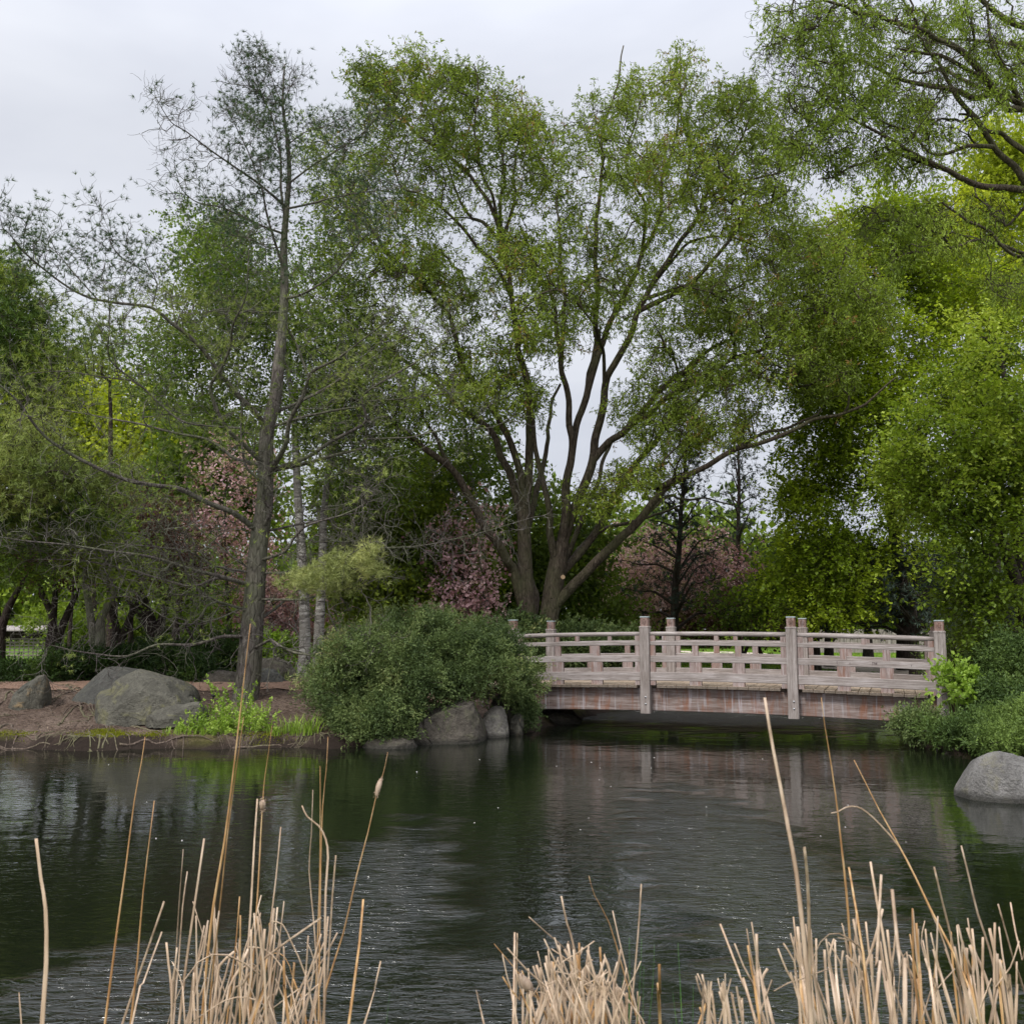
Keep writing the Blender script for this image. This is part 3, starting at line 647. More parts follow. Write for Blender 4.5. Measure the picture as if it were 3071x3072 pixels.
while s_ < LB + .6:
    z = arch(s_ + .08); jit = random.uniform(-.004, .004)
    w0 = 0.055 + random.uniform(-.006, .006)
    near_post = any(abs(s_ + .08 - q) < 0.166 for q in SP)
    m.box(s_ + .003, s_ + .164, (0.090 if near_post else w0 - .118), WB - (0.090 if near_post else w0 - .118), .728 + z + jit * .5, .775 + z + jit * .5, 0.004); s_ += .169
nd = MD.node_tree; pb = [n_ for n_ in nd.nodes if n_.type == 'BSDF_PRINCIPLED'][0]; src = pb.inputs['Base Color'].links[0].from_socket
tcn = nd.nodes.new('ShaderNodeTexCoord'); sp = nd.nodes.new('ShaderNodeSeparateXYZ'); nd.links.new(tcn.outputs['Normal'], sp.inputs[0]); ab = nd.nodes.new('ShaderNodeMath'); ab.operation = 'ABSOLUTE'; nd.links.new(sp.outputs['Y'], ab.inputs[0])
mxn = nd.nodes.new('ShaderNodeMix'); mxn.data_type = 'RGBA'; mxn.blend_type = 'MULTIPLY'; mxn.inputs[7].default_value = (.42, .44, .48, 1); nd.links.new(ab.outputs[0], mxn.inputs[0]); nd.links.new(src, mxn.inputs[6]); nd.links.new(mxn.outputs[2], pb.inputs['Base Color'])   # grey end grain
m.build('deck', MD, bridge)
# scratched letters on the middle rail of the right-hand panel
def strokes(name, s0, z0, sc, segs):
    m = MB()
    for seg in segs:
        pts = [(s0 + x * sc, -0.0362, z0 + arch(s0) + y * sc) for x, y in seg]; m.tube(pts, 0.0032, 4, 0.35)
    m.build(name, MI, bridge)
strokes('scratched_letters', 6.06, 1.195, 0.045, [[(-.15, 1), (.5, .95)], [(.1, 1), (.05, -.1)], [(.6, .95), (.75, .1), (.62, .5)], [(.72, .9), (1.15, .2)], [(1.15, .2), (1.2, .85)], [(1.35, .1), (1.42, .9)], [(1.3, .85), (1.55, .8)]])
strokes('scratched_letters', 5.53, 1.185, 0.045, [[(0, .1), (0, 1.2)]])
strokes('scratched_letters', 5.72, 1.19, 0.045, [[(-.2, .3), (.4, .28)], [(0, .7), (.2, .7)]])
strokes('scratched_letters', 6.62, 1.19, 0.045, [[(0, .7), (.25, .8), (.1, .2)]])

# ================================================================== ROCKS
def rock(name, label, prof, Y, depth, mat, seed=0, amp=0.05, group=None, sink=0.2, lean=0.0, facet=0.0, cat='rock'):
    """prof: silhouette points (x, y) in photo pixels from left foot over the top to right foot; real size at distance Y"""
    W = np.array([P(x, y, Y) for x, y in prof]); xs, zs = W[:, 0], W[:, 2]; base = min(zs[0], zs[-1]) - sink
    n, k = 72, 44
    a = (1 - np.cos(np.linspace(0.0, math.pi, n))) / 2; x = xs[0] + (xs[-1] - xs[0]) * a
    top = np.interp(x, xs, zs); top = np.maximum(np.convolve(np.pad(top, 2, 'edge'), np.array((1, 2, 3, 2, 1)) / 9, 'valid'), base + .02)
    wd = depth * np.clip(np.sin(np.linspace(0.0, math.pi, n)), 0, 1) ** 0.55; th = np.linspace(0, math.pi, k)
    V = np.zeros((n, k, 3)); V[:, :, 0] = x[:, None]; cy, sy = -np.cos(th), np.sin(th)
    V[:, :, 1] = Y + (np.sign(cy) * np.abs(cy) ** 0.75)[None] * wd[:, None] + lean * (sy[None] * 0.3)
    V[:, :, 2] = base + (top - base)[:, None] * (sy[None] ** 0.72); V = V.reshape(-1, 3)
    d = np.stack([fbm(V * 2.2 + seed * 7.1 + 31 * q, 5, seed + q, 0.55) for q in range(3)], 1) * amp
    cr_ = np.abs(fbm(V * (2.6, 2.6, 1.2) + seed * 3.3, 3, seed + 40)); d2 = -(1 - sstep(0.0, 0.10, cr_))[:, None] * nrm(V - V.mean(0)) * 0.05 * (amp / 0.05)
    V = V + d + d2
    rr_ = np.random.default_rng(seed + 900); ext = np.array((xs[-1] - xs[0], depth * 2, (zs.max() - base) * 2)) / 2; cc_ = V.mean(0)
    for _ in range(16):                                     # broken faces
        nv = rr_.normal(size=3); nv[2] = abs(nv[2]) * .8; nv /= np.linalg.norm(nv); pr = ((V - cc_) / ext) @ nv; lim = np.quantile(pr, rr_.uniform(.90, .975)); V = V - np.maximum(pr - lim, 0)[:, None] * nv * ext * .85
    V = V + np.stack([fbm(V * 9 + seed, 3, seed + 60 + q) for q in range(3)], 1) * amp * .16
    i = (np.arange(n - 1)[:, None] * k + np.arange(k - 1)).ravel(); F = np.stack([i, i + k, i + k + 1, i + 1], 1)
    me = mesh_np(name, V - (V.mean(0) * (1, 1, 0)), F, mat); o = link(name, me); o.location = (*V.mean(0)[:2], 0); return tag(o, label, cat, group)
MR = m_rock('boulder_grey', (0.063, 0.059, 0.048), (0.100, 0.094, 0.075), (0.148, 0.138, 0.110), (0.17, 0.16, 0.075), 0.6)
MR2 = m_rock('boulder_blue', (0.056, 0.055, 0.050), (0.083, 0.081, 0.072), (0.119, 0.114, 0.100), (0.12, 0.118, 0.08), 0.3)
MR3 = m_rock('boulder_brown', (0.062, 0.060, 0.049), (0.099, 0.092, 0.072), (0.148, 0.132, 0.100), (0.26, 0.18, 0.09), 0.75)
MRd = m_rock('boulder_dark', (0.044, 0.036, 0.028), (0.074, 0.064, 0.051), (0.114, 0.098, 0.079), (0.09, 0.09, 0.05), 0.5)
MRl = m_rock('boulder_pale', (0.140, 0.128, 0.110), (0.214, 0.196, 0.171), (0.313, 0.288, 0.253), (0.30, 0.29, 0.20), 0.5, 1.6)
MRp = m_rock('boulder_pond', (0.121, 0.113, 0.105), (0.181, 0.172, 0.160), (0.273, 0.257, 0.243), (0.19, 0.175, 0.115), 0.55, 2.0, 0.6)
def ZLp(pts): return ZL(pts)
rock('boulder', 'large rounded grey boulder with lichen standing nearest the water left of the pine trunk', ZLp([(728, 1030), (735, 960), (760, 915), (850, 880), (900, 800), (980, 765), (1050, 730), (1130, 718), (1215, 745), (1240, 775), (1300, 800), (1340, 850), (1400, 910), (1440, 985), (1450, 1040)]), 15.9, .75, MR, 3, 0.045)
rock('boulder', 'low flat stone slab lying in front of the large boulder\'s right foot', ZLp([(1080, 1062), (1130, 1035), (1200, 1020), (1300, 1000), (1400, 980), (1465, 985), (1480, 1020), (1500, 1060)]), 15.35, .3, MR, 8, 0.03)
rock('boulder', 'smooth blue-grey domed boulder behind the large lichen boulder', ZLp([(570, 960), (600, 890), (640, 830), (700, 765), (780, 732), (900, 720), (1000, 735), (1060, 770), (1110, 850), (1120, 960)]), 17.3, .7, MR2, 5, 0.03)
rock('boulder', 'small leaning pointed boulder with ochre patches at far left by the hedge', ZLp([(85, 985), (110, 940), (150, 890), (220, 830), (290, 785), (340, 778), (378, 785), (380, 830), (362, 880), (355, 960), (350, 985)]), 16.5, .32, MR3, 11, 0.03)
rock('boulder', 'long low grey rock behind the pine trunk on its left', [(600, 2070), (612, 2035), (640, 2012), (680, 2014), (710, 2020), (735, 2070)], 18.9, .5, MRd, 14, 0.03)
rock('boulder', 'grey boulder with brown shaded brow behind the pine trunk on its right', [(745, 2050), (748, 1990), (780, 1975), (830, 1972), (870, 1985), (888, 2010), (893, 2050)], 20.0, .5, MRd, 17, 0.04)
rock('boulder', 'pale grey low boulder just right of the pine trunk at the path edge', [(760, 2055), (775, 2015), (800, 2003), (830, 2005), (850, 2025), (870, 2055)], 19.0, .4, MR2, 19, 0.03)
rock('boulder', 'big dark wide rock at the waterline under the juniper bush', [(1215, 2228), (1235, 2180), (1270, 2130), (1310, 2095), (1370, 2085), (1430, 2105), (1450, 2150), (1452, 2210)], 15.6, .7, MRd, 23, 0.09)
rock('boulder', 'low dark flat rock at the waterline under the juniper\'s left side', [(1090, 2235), (1110, 2212), (1150, 2200), (1215, 2205), (1245, 2218), (1255, 2238)], 14.75, .4, MRd, 26, 0.02, sink=.1)
rock('boulder', 'pale speckled upright stone at the waterline beside the juniper bush', [(1448, 2198), (1449, 2168), (1457, 2143), (1476, 2125), (1494, 2119), (1511, 2125), (1523, 2144), (1530, 2166), (1531, 2190)], 16.15, .3, MRl, 29, 0.05)
rock('boulder', 'brown square stone above the pale stone by the bridge\'s left end', [(1470, 2150), (1478, 2098), (1500, 2085), (1550, 2088), (1564, 2105), (1562, 2148)], 16.9, .35, MRd, 33, 0.055)
rock('boulder', 'small cracked stone right of the pale stone at the water\'s edge', [(1528, 2184), (1532, 2148), (1550, 2142), (1580, 2143), (1583, 2170), (1575, 2182)], 16.5, .25, MR3, 37, 0.05)
rock('boulder', 'smooth pale grey boulder standing in the pond at right', [(2873, 2372), (2880, 2342), (2905, 2300), (2940, 2264), (2985, 2246), (3030, 2248), (3080, 2270), (3130, 2310), (3160, 2372)], 10.3, .42, MRp, 41, 0.03, sink=.25)
rock('boulder', 'small pale stone beneath the bridge\'s right end post', [(2806, 2178), (2806, 2150), (2820, 2142), (2845, 2146), (2850, 2178)], 15.0, .2, MRl, 43, 0.015)
rock('boulder', 'dark half hidden rock beneath the bridge\'s left end', [(1585, 2190), (1600, 2140), (1650, 2125), (1690, 2138), (1730, 2148), (1750, 2170)], 18.6, .5, MRd, 47, 0.03)
# sandstone kerb wall where the path meets the right end of the bridge
MSs = m_rock('sandstone', (0.28, 0.22, 0.17), (0.37, 0.30, 0.23), (0.46, 0.39, 0.31), (0.25, 0.22, 0.15), 0.3, 2)
kw = thing('stone_kerb', 'tan sandstone kerb step at the right end of the footbridge', 'kerb', (7.05, 15.2, 0), AB)
m = MB(); m.box(-0.1, 0.75, 0.0, 0.34, 0.05, 0.62, 0.02); m.build('kerb_block', MSs, kw, bevel=.01)
m = MB(); m.box(-0.13, 0.78, -0.03, 0.37, 0.62, 0.70, 0.02); m.build('coping', MSs, kw, bevel=.01)
m = MB(); m.box(-0.1, 1.0, 0.40, 1.9, 0.2, 0.755, 0.02); m.build('step_slab', MSs, kw)

# ================================================================== FENCES, SHED
MBf = m_wood('fence_grey', (0.16, 0.14, 0.12), (0.26, 0.23, 0.20), (0.35, 0.32, 0.29), 0, (20, 20, 1.5))
MBt = m_wood('fence_tan', (0.25, 0.17, 0.11), (0.36, 0.26, 0.18), (0.45, 0.35, 0.26), 0, (20, 20, 1.5))
MWh2 = m_wood('roof_shingle', (0.22, 0.19, 0.18), (0.32, 0.29, 0.27), (0.42, 0.39, 0.37), 0, (9, 9, 4))
def slat_fence(label, x0, x1, Y, h, mat, name='board_fence', lattice=False, roof=False):
    zb = gz((x0 + x1) / 2, Y); t = thing(name, label, 'fence', (x0, Y, zb)); Lx = x1 - x0
    if lattice:
        m = MB()
        for k in range(int(Lx / 0.16) + 1): m.box(k * .16, k * .16 + .035, .02, .04, 0.02, h * .62)
        for k in range(6): m.box(0, Lx, -.004, .018, .12 + k * h * .105, .16 + k * h * .105)
        m.build('lattice_panel', mat, t)
        m = MB(); m.box(0, Lx, .05, .09, h * .62, h); m.build('dark_board', M['dark_bark'], t)
    else:
        m = MB()
        for k in range(int(Lx / .15)): m.box(k * .15, k * .15 + .138, 0, .022, 0.02, h + random.uniform(-.01, .01))
        m.build('board_panel', mat, t)
    for k in range(int(Lx / 2.0) + 1):
        m = MB(); m.box(k * 2.0 - .06, k * 2.0 + .06, -.13, -.006, 0, h + .05); m.build('post', M['dark_bark'] if lattice else mat, t)
    if roof:
        m = MB(); m.add([(-.3, -.5, h - .05), (Lx + .3, -.5, h - .05), (Lx + .3, .35, h + .10), (-.3, .35, h + .10), (-.3, -.5, h - .09), (Lx + .3, -.5, h - .09), (Lx + .3, .35, h + .06), (-.3, .35, h + .06)],
                        [(0, 1, 2, 3), (7, 6, 5, 4), (0, 4, 5, 1), (1, 5, 6, 2), (2, 6, 7, 3), (3, 7, 4, 0)]); m.build('roof', MWh2, t)
    return t
slat_fence('grey lattice fence under a pale shingle roof at far left beyond the lawn', P(0, 1950, 34)[0] - 4, P(190, 1950, 34)[0], 34, 1.05, MBf, 'lattice_fence', True, True)
slat_fence('tan board fence seen left of the pine trunk', P(600, 1950, 38)[0], P(800, 1950, 38)[0], 38, .95, MBt)
slat_fence('pale grey board fence beyond the lawn right of the bridge', P(2380, 1950, 42)[0], P(2990, 1950, 42)[0], 42, 1.0, MBf)
# small black path light on the bank
pl = thing('path_light', 'small black path light stub on the dirt left of the pine trunk', 'path light', (P(641, 2085, 16.9)[0], 16.9, gz(P(641, 2085, 16.9)[0], 16.9)))
a_ = N('black_metal'); a_.principled((0.015, 0.015, 0.015), 0.5); MBl = a_.m
m = MB(); m.tube([(0, 0, -.05), (0, 0, .1)], .012, 8); m.build('stake', MBl, pl); m = MB(); m.tube([(0, 0, .075), (0, 0, .085), (0, 0, .11), (0, 0, .118)], [.032, .036, .028, .006], 12); m.build('lamp_hood', MBl, pl, True)
# ================================================================== TREES
def tree_thing(name, label, x, y, group=None, cat='tree'):
    return thing(name, label, cat, (0, 0, 0), 0, group), (x, y, gz(x, y))
def anchor(t, base):
    """move the Empty to the trunk's base while the parts keep their place"""
    t.location = base
    for o in list(bpy.data.objects):
        if o.parent is t: o.data.transform(__import__('mathutils').Matrix.Translation((-base[0], -base[1], -base[2])))
def limbs(T, spec, wig=0.0, step=0.3, back=2):
    for i, (pts, y0, y1, r0, r1) in enumerate(spec):
        n = len(pts); W = [P(x, y, y0 + (y1 - y0) * (k / (n - 1))) for k, (x, y) in enumerate(pts)]
        T.limb(W, r0 * y0 / FOC, r1 * y1 / FOC, wig if i > 1 else 0.0, step, root=(i == 0), back=back)

# ---- the big curly willow behind the bridge
YW = 23.0
TWW = 1
tw, bw = tree_thing('curly_willow', 'tall many-stemmed curly willow with a wide airy crown behind the footbridge', P(1630, 1900, YW)[0], YW)
T = Tree()
wl = [
 (Z5([(1015, 1690), (1015, 1560), (1020, 1480), (1010, 1300), (1005, 1100), (1000, 950), (1000, 890)]), 23, 22.9, 33, 17),
 (Z5([(1120, 1690), (1125, 1560), (1145, 1430), (1165, 1300), (1185, 1190), (1200, 1100)]), 23.1, 23.1, 38, 25),
 (Z5([(1060, 1520), (1050, 1400), (1045, 1300)]), 23.2, 23.5, 22, 8),
 (Z5([(1000, 900), (990, 770), (960, 640), (920, 540), (850, 420), (770, 300), (680, 150)]) + Z2([(650, 1780), (600, 1660), (530, 1560), (440, 1460), (300, 1350), (210, 1210), (130, 1050), (60, 960)]), 22.9, 20.5, 14, 3),
 (Z5([(975, 850), (940, 760), (890, 640), (840, 530), (760, 450), (650, 370), (540, 260), (440, 190), (330, 110), (230, 40), (100, -50)]), 22.9, 25, 16, 3),
 (Z5([(1010, 900), (1020, 850), (1030, 700), (1040, 550), (1035, 420), (1020, 280), (1000, 180), (980, 80), (965, -20)]) + Z2([(960, 1780), (940, 1600), (925, 1450), (890, 1320), (870, 1200), (800, 1040), (720, 940), (600, 830), (480, 740), (400, 660), (300, 560), (200, 460), (120, 360)]), 22.9, 22.0, 17, 2.5),
 (Z2([(925, 1480), (850, 1380), (760, 1290), (680, 1200), (600, 1110), (480, 1030), (360, 980), (300, 860)]), 22.5, 20, 8, 2),
 (Z2([(870, 1210), (780, 1170), (700, 1110), (650, 1030), (600, 900), (560, 760)]), 22.4, 24.5, 7, 2),
 (Z2([(880, 1230), (880, 1080), (890, 900), (870, 760), (860, 620), (870, 450)]), 22.4, 23, 7, 1.5),
 (Z2([(935, 1180), (945, 1050), (945, 900), (960, 760), (1000, 600), (990, 450)]), 22.6, 24.5, 7, 1.5),
 (Z2([(850, 1130), (830, 1020), (780, 900), (740, 700), (760, 500), (740, 340)]), 22.4, 21, 6, 1.5),
 (Z5([(985, 1400), (950, 1260), (900, 1180), (850, 1080), (780, 960), (700, 830), (620, 720), (520, 640), (440, 560), (380, 510), (290, 440), (180, 380), (60, 340), (-60, 320), (-200, 300)]), 23, 20.0, 19, 4),
 (Z5([(640, 720), (580, 620), (540, 540), (480, 440), (440, 330), (380, 220)]), 22.2, 23.5, 8, 3),
 (Z5([(1025, 960), (1060, 860), (1090, 760), (1130, 640), (1130, 500), (1150, 380), (1190, 260)]), 23.1, 25.5, 12, 4),
 (Z5([(1155, 1180), (1135, 1050), (1130, 900), (1090, 740), (1070, 600), (1060, 450), (1040, 350), (1010, 200)]), 23, 21.5, 14, 4),
 (Z5([(1200, 1100), (1225, 950), (1225, 820), (1250, 700), (1265, 600), (1245, 480), (1230, 350), (1210, 200), (1190, 80), (1180, -20)]) + Z2([(1165, 1650), (1130, 1520), (1060, 1400), (1030, 1280), (980, 1180)]), 23, 22, 18, 3),
 (Z2([(1190, 1850), (1215, 1700), (1220, 1560), (1190, 1400), (1200, 1250), (1170, 1100), (1180, 950)]), 22.2, 21.5, 8, 2),
 (Z5([(1262, 600), (1280, 480), (1330, 330), (1350, 200), (1385, 100), (1390, -10)]) + Z2([(1385, 1780), (1390, 1600), (1390, 1450), (1380, 1300), (1390, 1100), (1400, 1000), (1410, 850), (1400, 700), (1460, 560), (1500, 430), (1530, 240)]), 22.8, 23.5, 17, 2),
 (Z5([(1200, 1090), (1280, 900), (1330, 780), (1370, 640), (1380, 520), (1420, 380), (1450, 240), (1510, 110), (1560, 10)]) + Z2([(1600, 1640), (1680, 1500), (1780, 1330), (1880, 1200), (1960, 1100)]) + Z3([(230, 1100), (270, 1010), (370, 850), (450, 680), (500, 560)]), 23.1, 22, 19, 2.5),
 (Z5([(1450, 240), (1430, 120), (1400, 20)]) + Z2([(1370, 1700), (1290, 1600), (1180, 1540), (1080, 1540)]), 22.9, 19.5, 7, 2),
 (Z5([(1345, 230), (1400, 100), (1430, 10)]) + Z2([(1490, 1640), (1560, 1500), (1610, 1370), (1680, 1240), (1720, 1100), (1720, 950), (1780, 800), (1820, 600), (1830, 400), (1820, 250)]), 22.8, 24.5, 12, 2),
 (Z2([(1690, 1230), (1640, 1080), (1560, 950), (1540, 800), (1600, 650), (1620, 480)]), 23.2, 21.5, 6, 1.5),
 (Z3([(235, 1090), (160, 960), (180, 800), (130, 620), (120, 450), (100, 300)]), 22.7, 24.5, 6, 1.5),
 (Z5([(1380, 620), (1450, 570), (1540, 500), (1650, 430), (1790, 320), (1900, 260)]) + Z6([(110, 280), (260, 200), (400, 140), (540, 90), (650, 20), (770, -40)]) + Z3([(900, 1580), (960, 1440), (990, 1300)]), 23, 21, 13, 2.5),
 (Z5([(1560, 490), (1700, 330), (1850, 200), (1930, 150)]) + Z6([(100, 250), (250, 110), (400, 20)]) + Z3([(500, 1720), (700, 1630), (850, 1560), (960, 1430)]), 22.7, 24, 11, 2),
 (Z5([(1230, 1270), (1300, 1150), (1380, 1050), (1440, 950), (1490, 850), (1560, 740), (1600, 680), (1690, 560), (1740, 500), (1850, 380)]) + Z6([(20, 510), (160, 400), (300, 280), (400, 200), (480, 140)]), 23.3, 25.5, 15, 4),
 (Z5([(1190, 1400), (1260, 1330), (1370, 1220), (1480, 1120), (1580, 1020), (1680, 900), (1760, 810), (1860, 750)]) + Z6([(0, 830), (180, 740), (330, 660), (430, 610), (560, 580), (700, 520), (830, 460), (950, 430), (1080, 370), (1180, 290), (1260, 220)]), 23.1, 19.8, 18, 2.5),
 (Z6([(420, 610), (560, 530), (700, 500), (830, 430), (900, 330), (980, 200)]), 21.4, 22.5, 7, 2),
 (Z5([(1640, 950), (1750, 870), (1880, 880), (1960, 870), (2100, 900)]), 22.3, 23.5, 7, 2),
 (Z5([(1225, 1230), (1300, 1120), (1420, 1040), (1530, 1000), (1700, 960), (1850, 900)]), 23.3, 26, 10, 3),
 (Z5([(1230, 1150), (1290, 1040), (1340, 900), (1400, 760), (1420, 640), (1460, 560)]), 23.4, 25.5, 11, 5),
 (Z3([(0, 1620), (150, 1520), (280, 1400), (400, 1240), (450, 1120), (600, 1060), (690, 1000)]), 22.6, 21, 10, 2),
 (Z3([(0, 1530), (180, 1500), (320, 1540), (420, 1520), (480, 1480)]), 22.4, 21, 7, 2),
 (Z3([(20, 1460), (160, 1280), (330, 1240), (480, 1280), (640, 1330)]), 22.6, 22.6, 6, 2),
 (Z3([(270, 1010), (400, 960), (560, 940), (700, 880), (800, 860)]), 22.4, 21, 6, 1.5),
]
wl = wl[:3] + [(a_1, b_1, c_1, d_1 * .86, e_1) for a_1, b_1, c_1, d_1, e_1 in wl[3:]]
limbs(T, wl, 0.05, 0.28)
wb = [(742, 165, 70, 72, 22, 2, 90), (700, 130, 45, 40, 22, 1, 40), (785, 100, 28, 34, 22, 1, 26), (848, 165, 80, 60, 22, 2.5, 90), (880, 130, 42, 24, 22, 1, 26), (950, 215, 80, 75, 22.5, 2.5, 80), (1010, 240, 45, 60, 23, 2, 40), (790, 250, 80, 70, 22, 3, 80),
      (880, 290, 90, 90, 23, 3, 100), (700, 270, 60, 80, 21.5, 2.5, 60), (640, 350, 60, 90, 21.5, 2, 60), (600, 260, 50, 60, 23, 2, 35), (700, 400, 70, 70, 21, 3, 60), (790, 380, 60, 50, 22, 3, 45), (770, 490, 90, 70, 21.5, 3, 90), (990, 330, 60, 80, 23, 3, 60), (1055, 300, 50, 100, 23, 3, 55),
      (860, 560, 60, 70, 22, 3, 50), (650, 500, 70, 80, 22, 3, 50), (940, 470, 45, 60, 22, 3, 45), (1010, 480, 70, 70, 22, 3, 80), (1100, 430, 60, 70, 22, 3, 60), (1030, 600, 90, 80, 21.5, 3, 100), (1120, 540, 50, 60, 22, 3, 40), (900, 680, 90, 70, 22, 3, 100), (980, 740, 70, 50, 22, 3, 60),
      (1130, 230, 60, 60, 22.5, 2.5, 65), (1200, 180, 45, 70, 23, 2, 50), (1275, 140, 42, 62, 23, 2, 60), (1330, 200, 60, 70, 23, 2.5, 75), (1400, 190, 55, 60, 22.5, 2, 65), (1455, 220, 40, 70, 22, 2, 48), (1180, 300, 80, 60, 22, 3, 90), (1290, 290, 90, 70, 22, 3, 110), (1400, 310, 80, 70, 22, 3, 85), (1250, 390, 80, 60, 22, 3, 55),
      (1350, 400, 70, 60, 22, 3, 50), (1460, 330, 40, 60, 22, 2, 28), (1180, 480, 60, 60, 23, 3, 40), (1420, 430, 60, 50, 22, 2, 30), (1500, 480, 60, 55, 21.5, 2, 55), (1560, 520, 55, 75, 22, 2, 44), (1575, 440, 30, 45, 23, 1, 26), (1610, 590, 60, 50, 20.5, 1.5, 30), (1490, 560, 60, 50, 22, 2, 45), (1420, 600, 80, 50, 22, 3, 40), (1330, 560, 70, 60, 23, 3, 35),
      (1270, 690, 90, 60, 22, 3, 70), (1400, 690, 80, 50, 22, 3, 55), (1500, 650, 60, 50, 21, 2, 45), (1560, 700, 80, 50, 21, 2, 50), (1270, 800, 90, 60, 22.5, 3, 80), (1380, 800, 60, 50, 23, 3, 40), (1180, 760, 50, 60, 23, 3, 40), (1120, 930, 50, 40, 21.8, 1.5, 45), (1180, 900, 50, 40, 22, 2, 35), (1230, 880, 60, 40, 22, 2, 35), (730, 620, 90, 70, 21, 3, 70), (800, 740, 80, 60, 21, 3, 60), (640, 720, 60, 60, 21, 2, 30)]
wb = [(u, v + 8, ru * .92, rv * .9, Y, dY, int(n * .8)) for u, v, ru, rv, Y, dY, n in wb]
A, ids = blob_pts(wb)
T.grow(A, 0.2, 0.06, minh=3.3)
E = T.p[T.ends]
A2, _ = blob_pts([(1560, 520, 90, 110, 22, 2, 110), (1640, 570, 60, 60, 20.5, 1.2, 40), (1420, 560, 120, 90, 22, 3, 220), (1480, 680, 120, 70, 21, 2, 110), (1250, 560, 150, 120, 22.5, 3, 260), (1330, 760, 120, 90, 22, 3, 190), (1450, 440, 80, 90, 22, 2, 120), (1000, 560, 120, 120, 22, 3, 120), (800, 560, 120, 120, 22, 3, 130), (1400, 330, 130, 120, 22, 2, 90), (900, 330, 160, 130, 22, 2, 110), (1620, 590, 70, 60, 20.5, 1, 60)])
T.grow(A2, 0.16, 0.07, minh=3.3)
S = sprays(E, 5, 8, 0.055, None, 0.15, -0.24, 0.7)
E2 = T.p[T.ends] if False else A2; S2 = sprays(A2, 3, 8, 0.055, None, .15, -.25, .7); S = np.concatenate([S, S2])
tint = np.concatenate([np.repeat(np.clip(clump_tint(E, 0.9, 0.45, 0.5), 0, 0.9), 5), np.repeat(np.clip(clump_tint(A2, 0.9, 0.45, 0.5), 0, 0.9), 3)])
tint = np.where(rng.random(len(tint)) < 0.025, 1.0, tint)
wood_objects(T, tw, M['willow_bark'], M['willow_twig'], S, 0.005, tip=.0068)
ks = fbm(S[:, 0] * 1.1, 3, 88) > -.5; leaves_on(S[ks], 2, 0.09, 0.029, tint[ks], M['willow_leaf'], 'leaves', tw, 1.0, 0, -0.2, 0.015)
m = MB(); c = P(*Z5([(1208, 1283)])[0], 22.62); m.tube([c + (0, .06, 0), c + (0, -.02, 0)], .05, 14)
a_ = N('cut_wood'); a_.principled((0.42, 0.29, 0.17), 0.8); m.build('pruning_scar', a_.m, tw)
anchor(tw, bw)

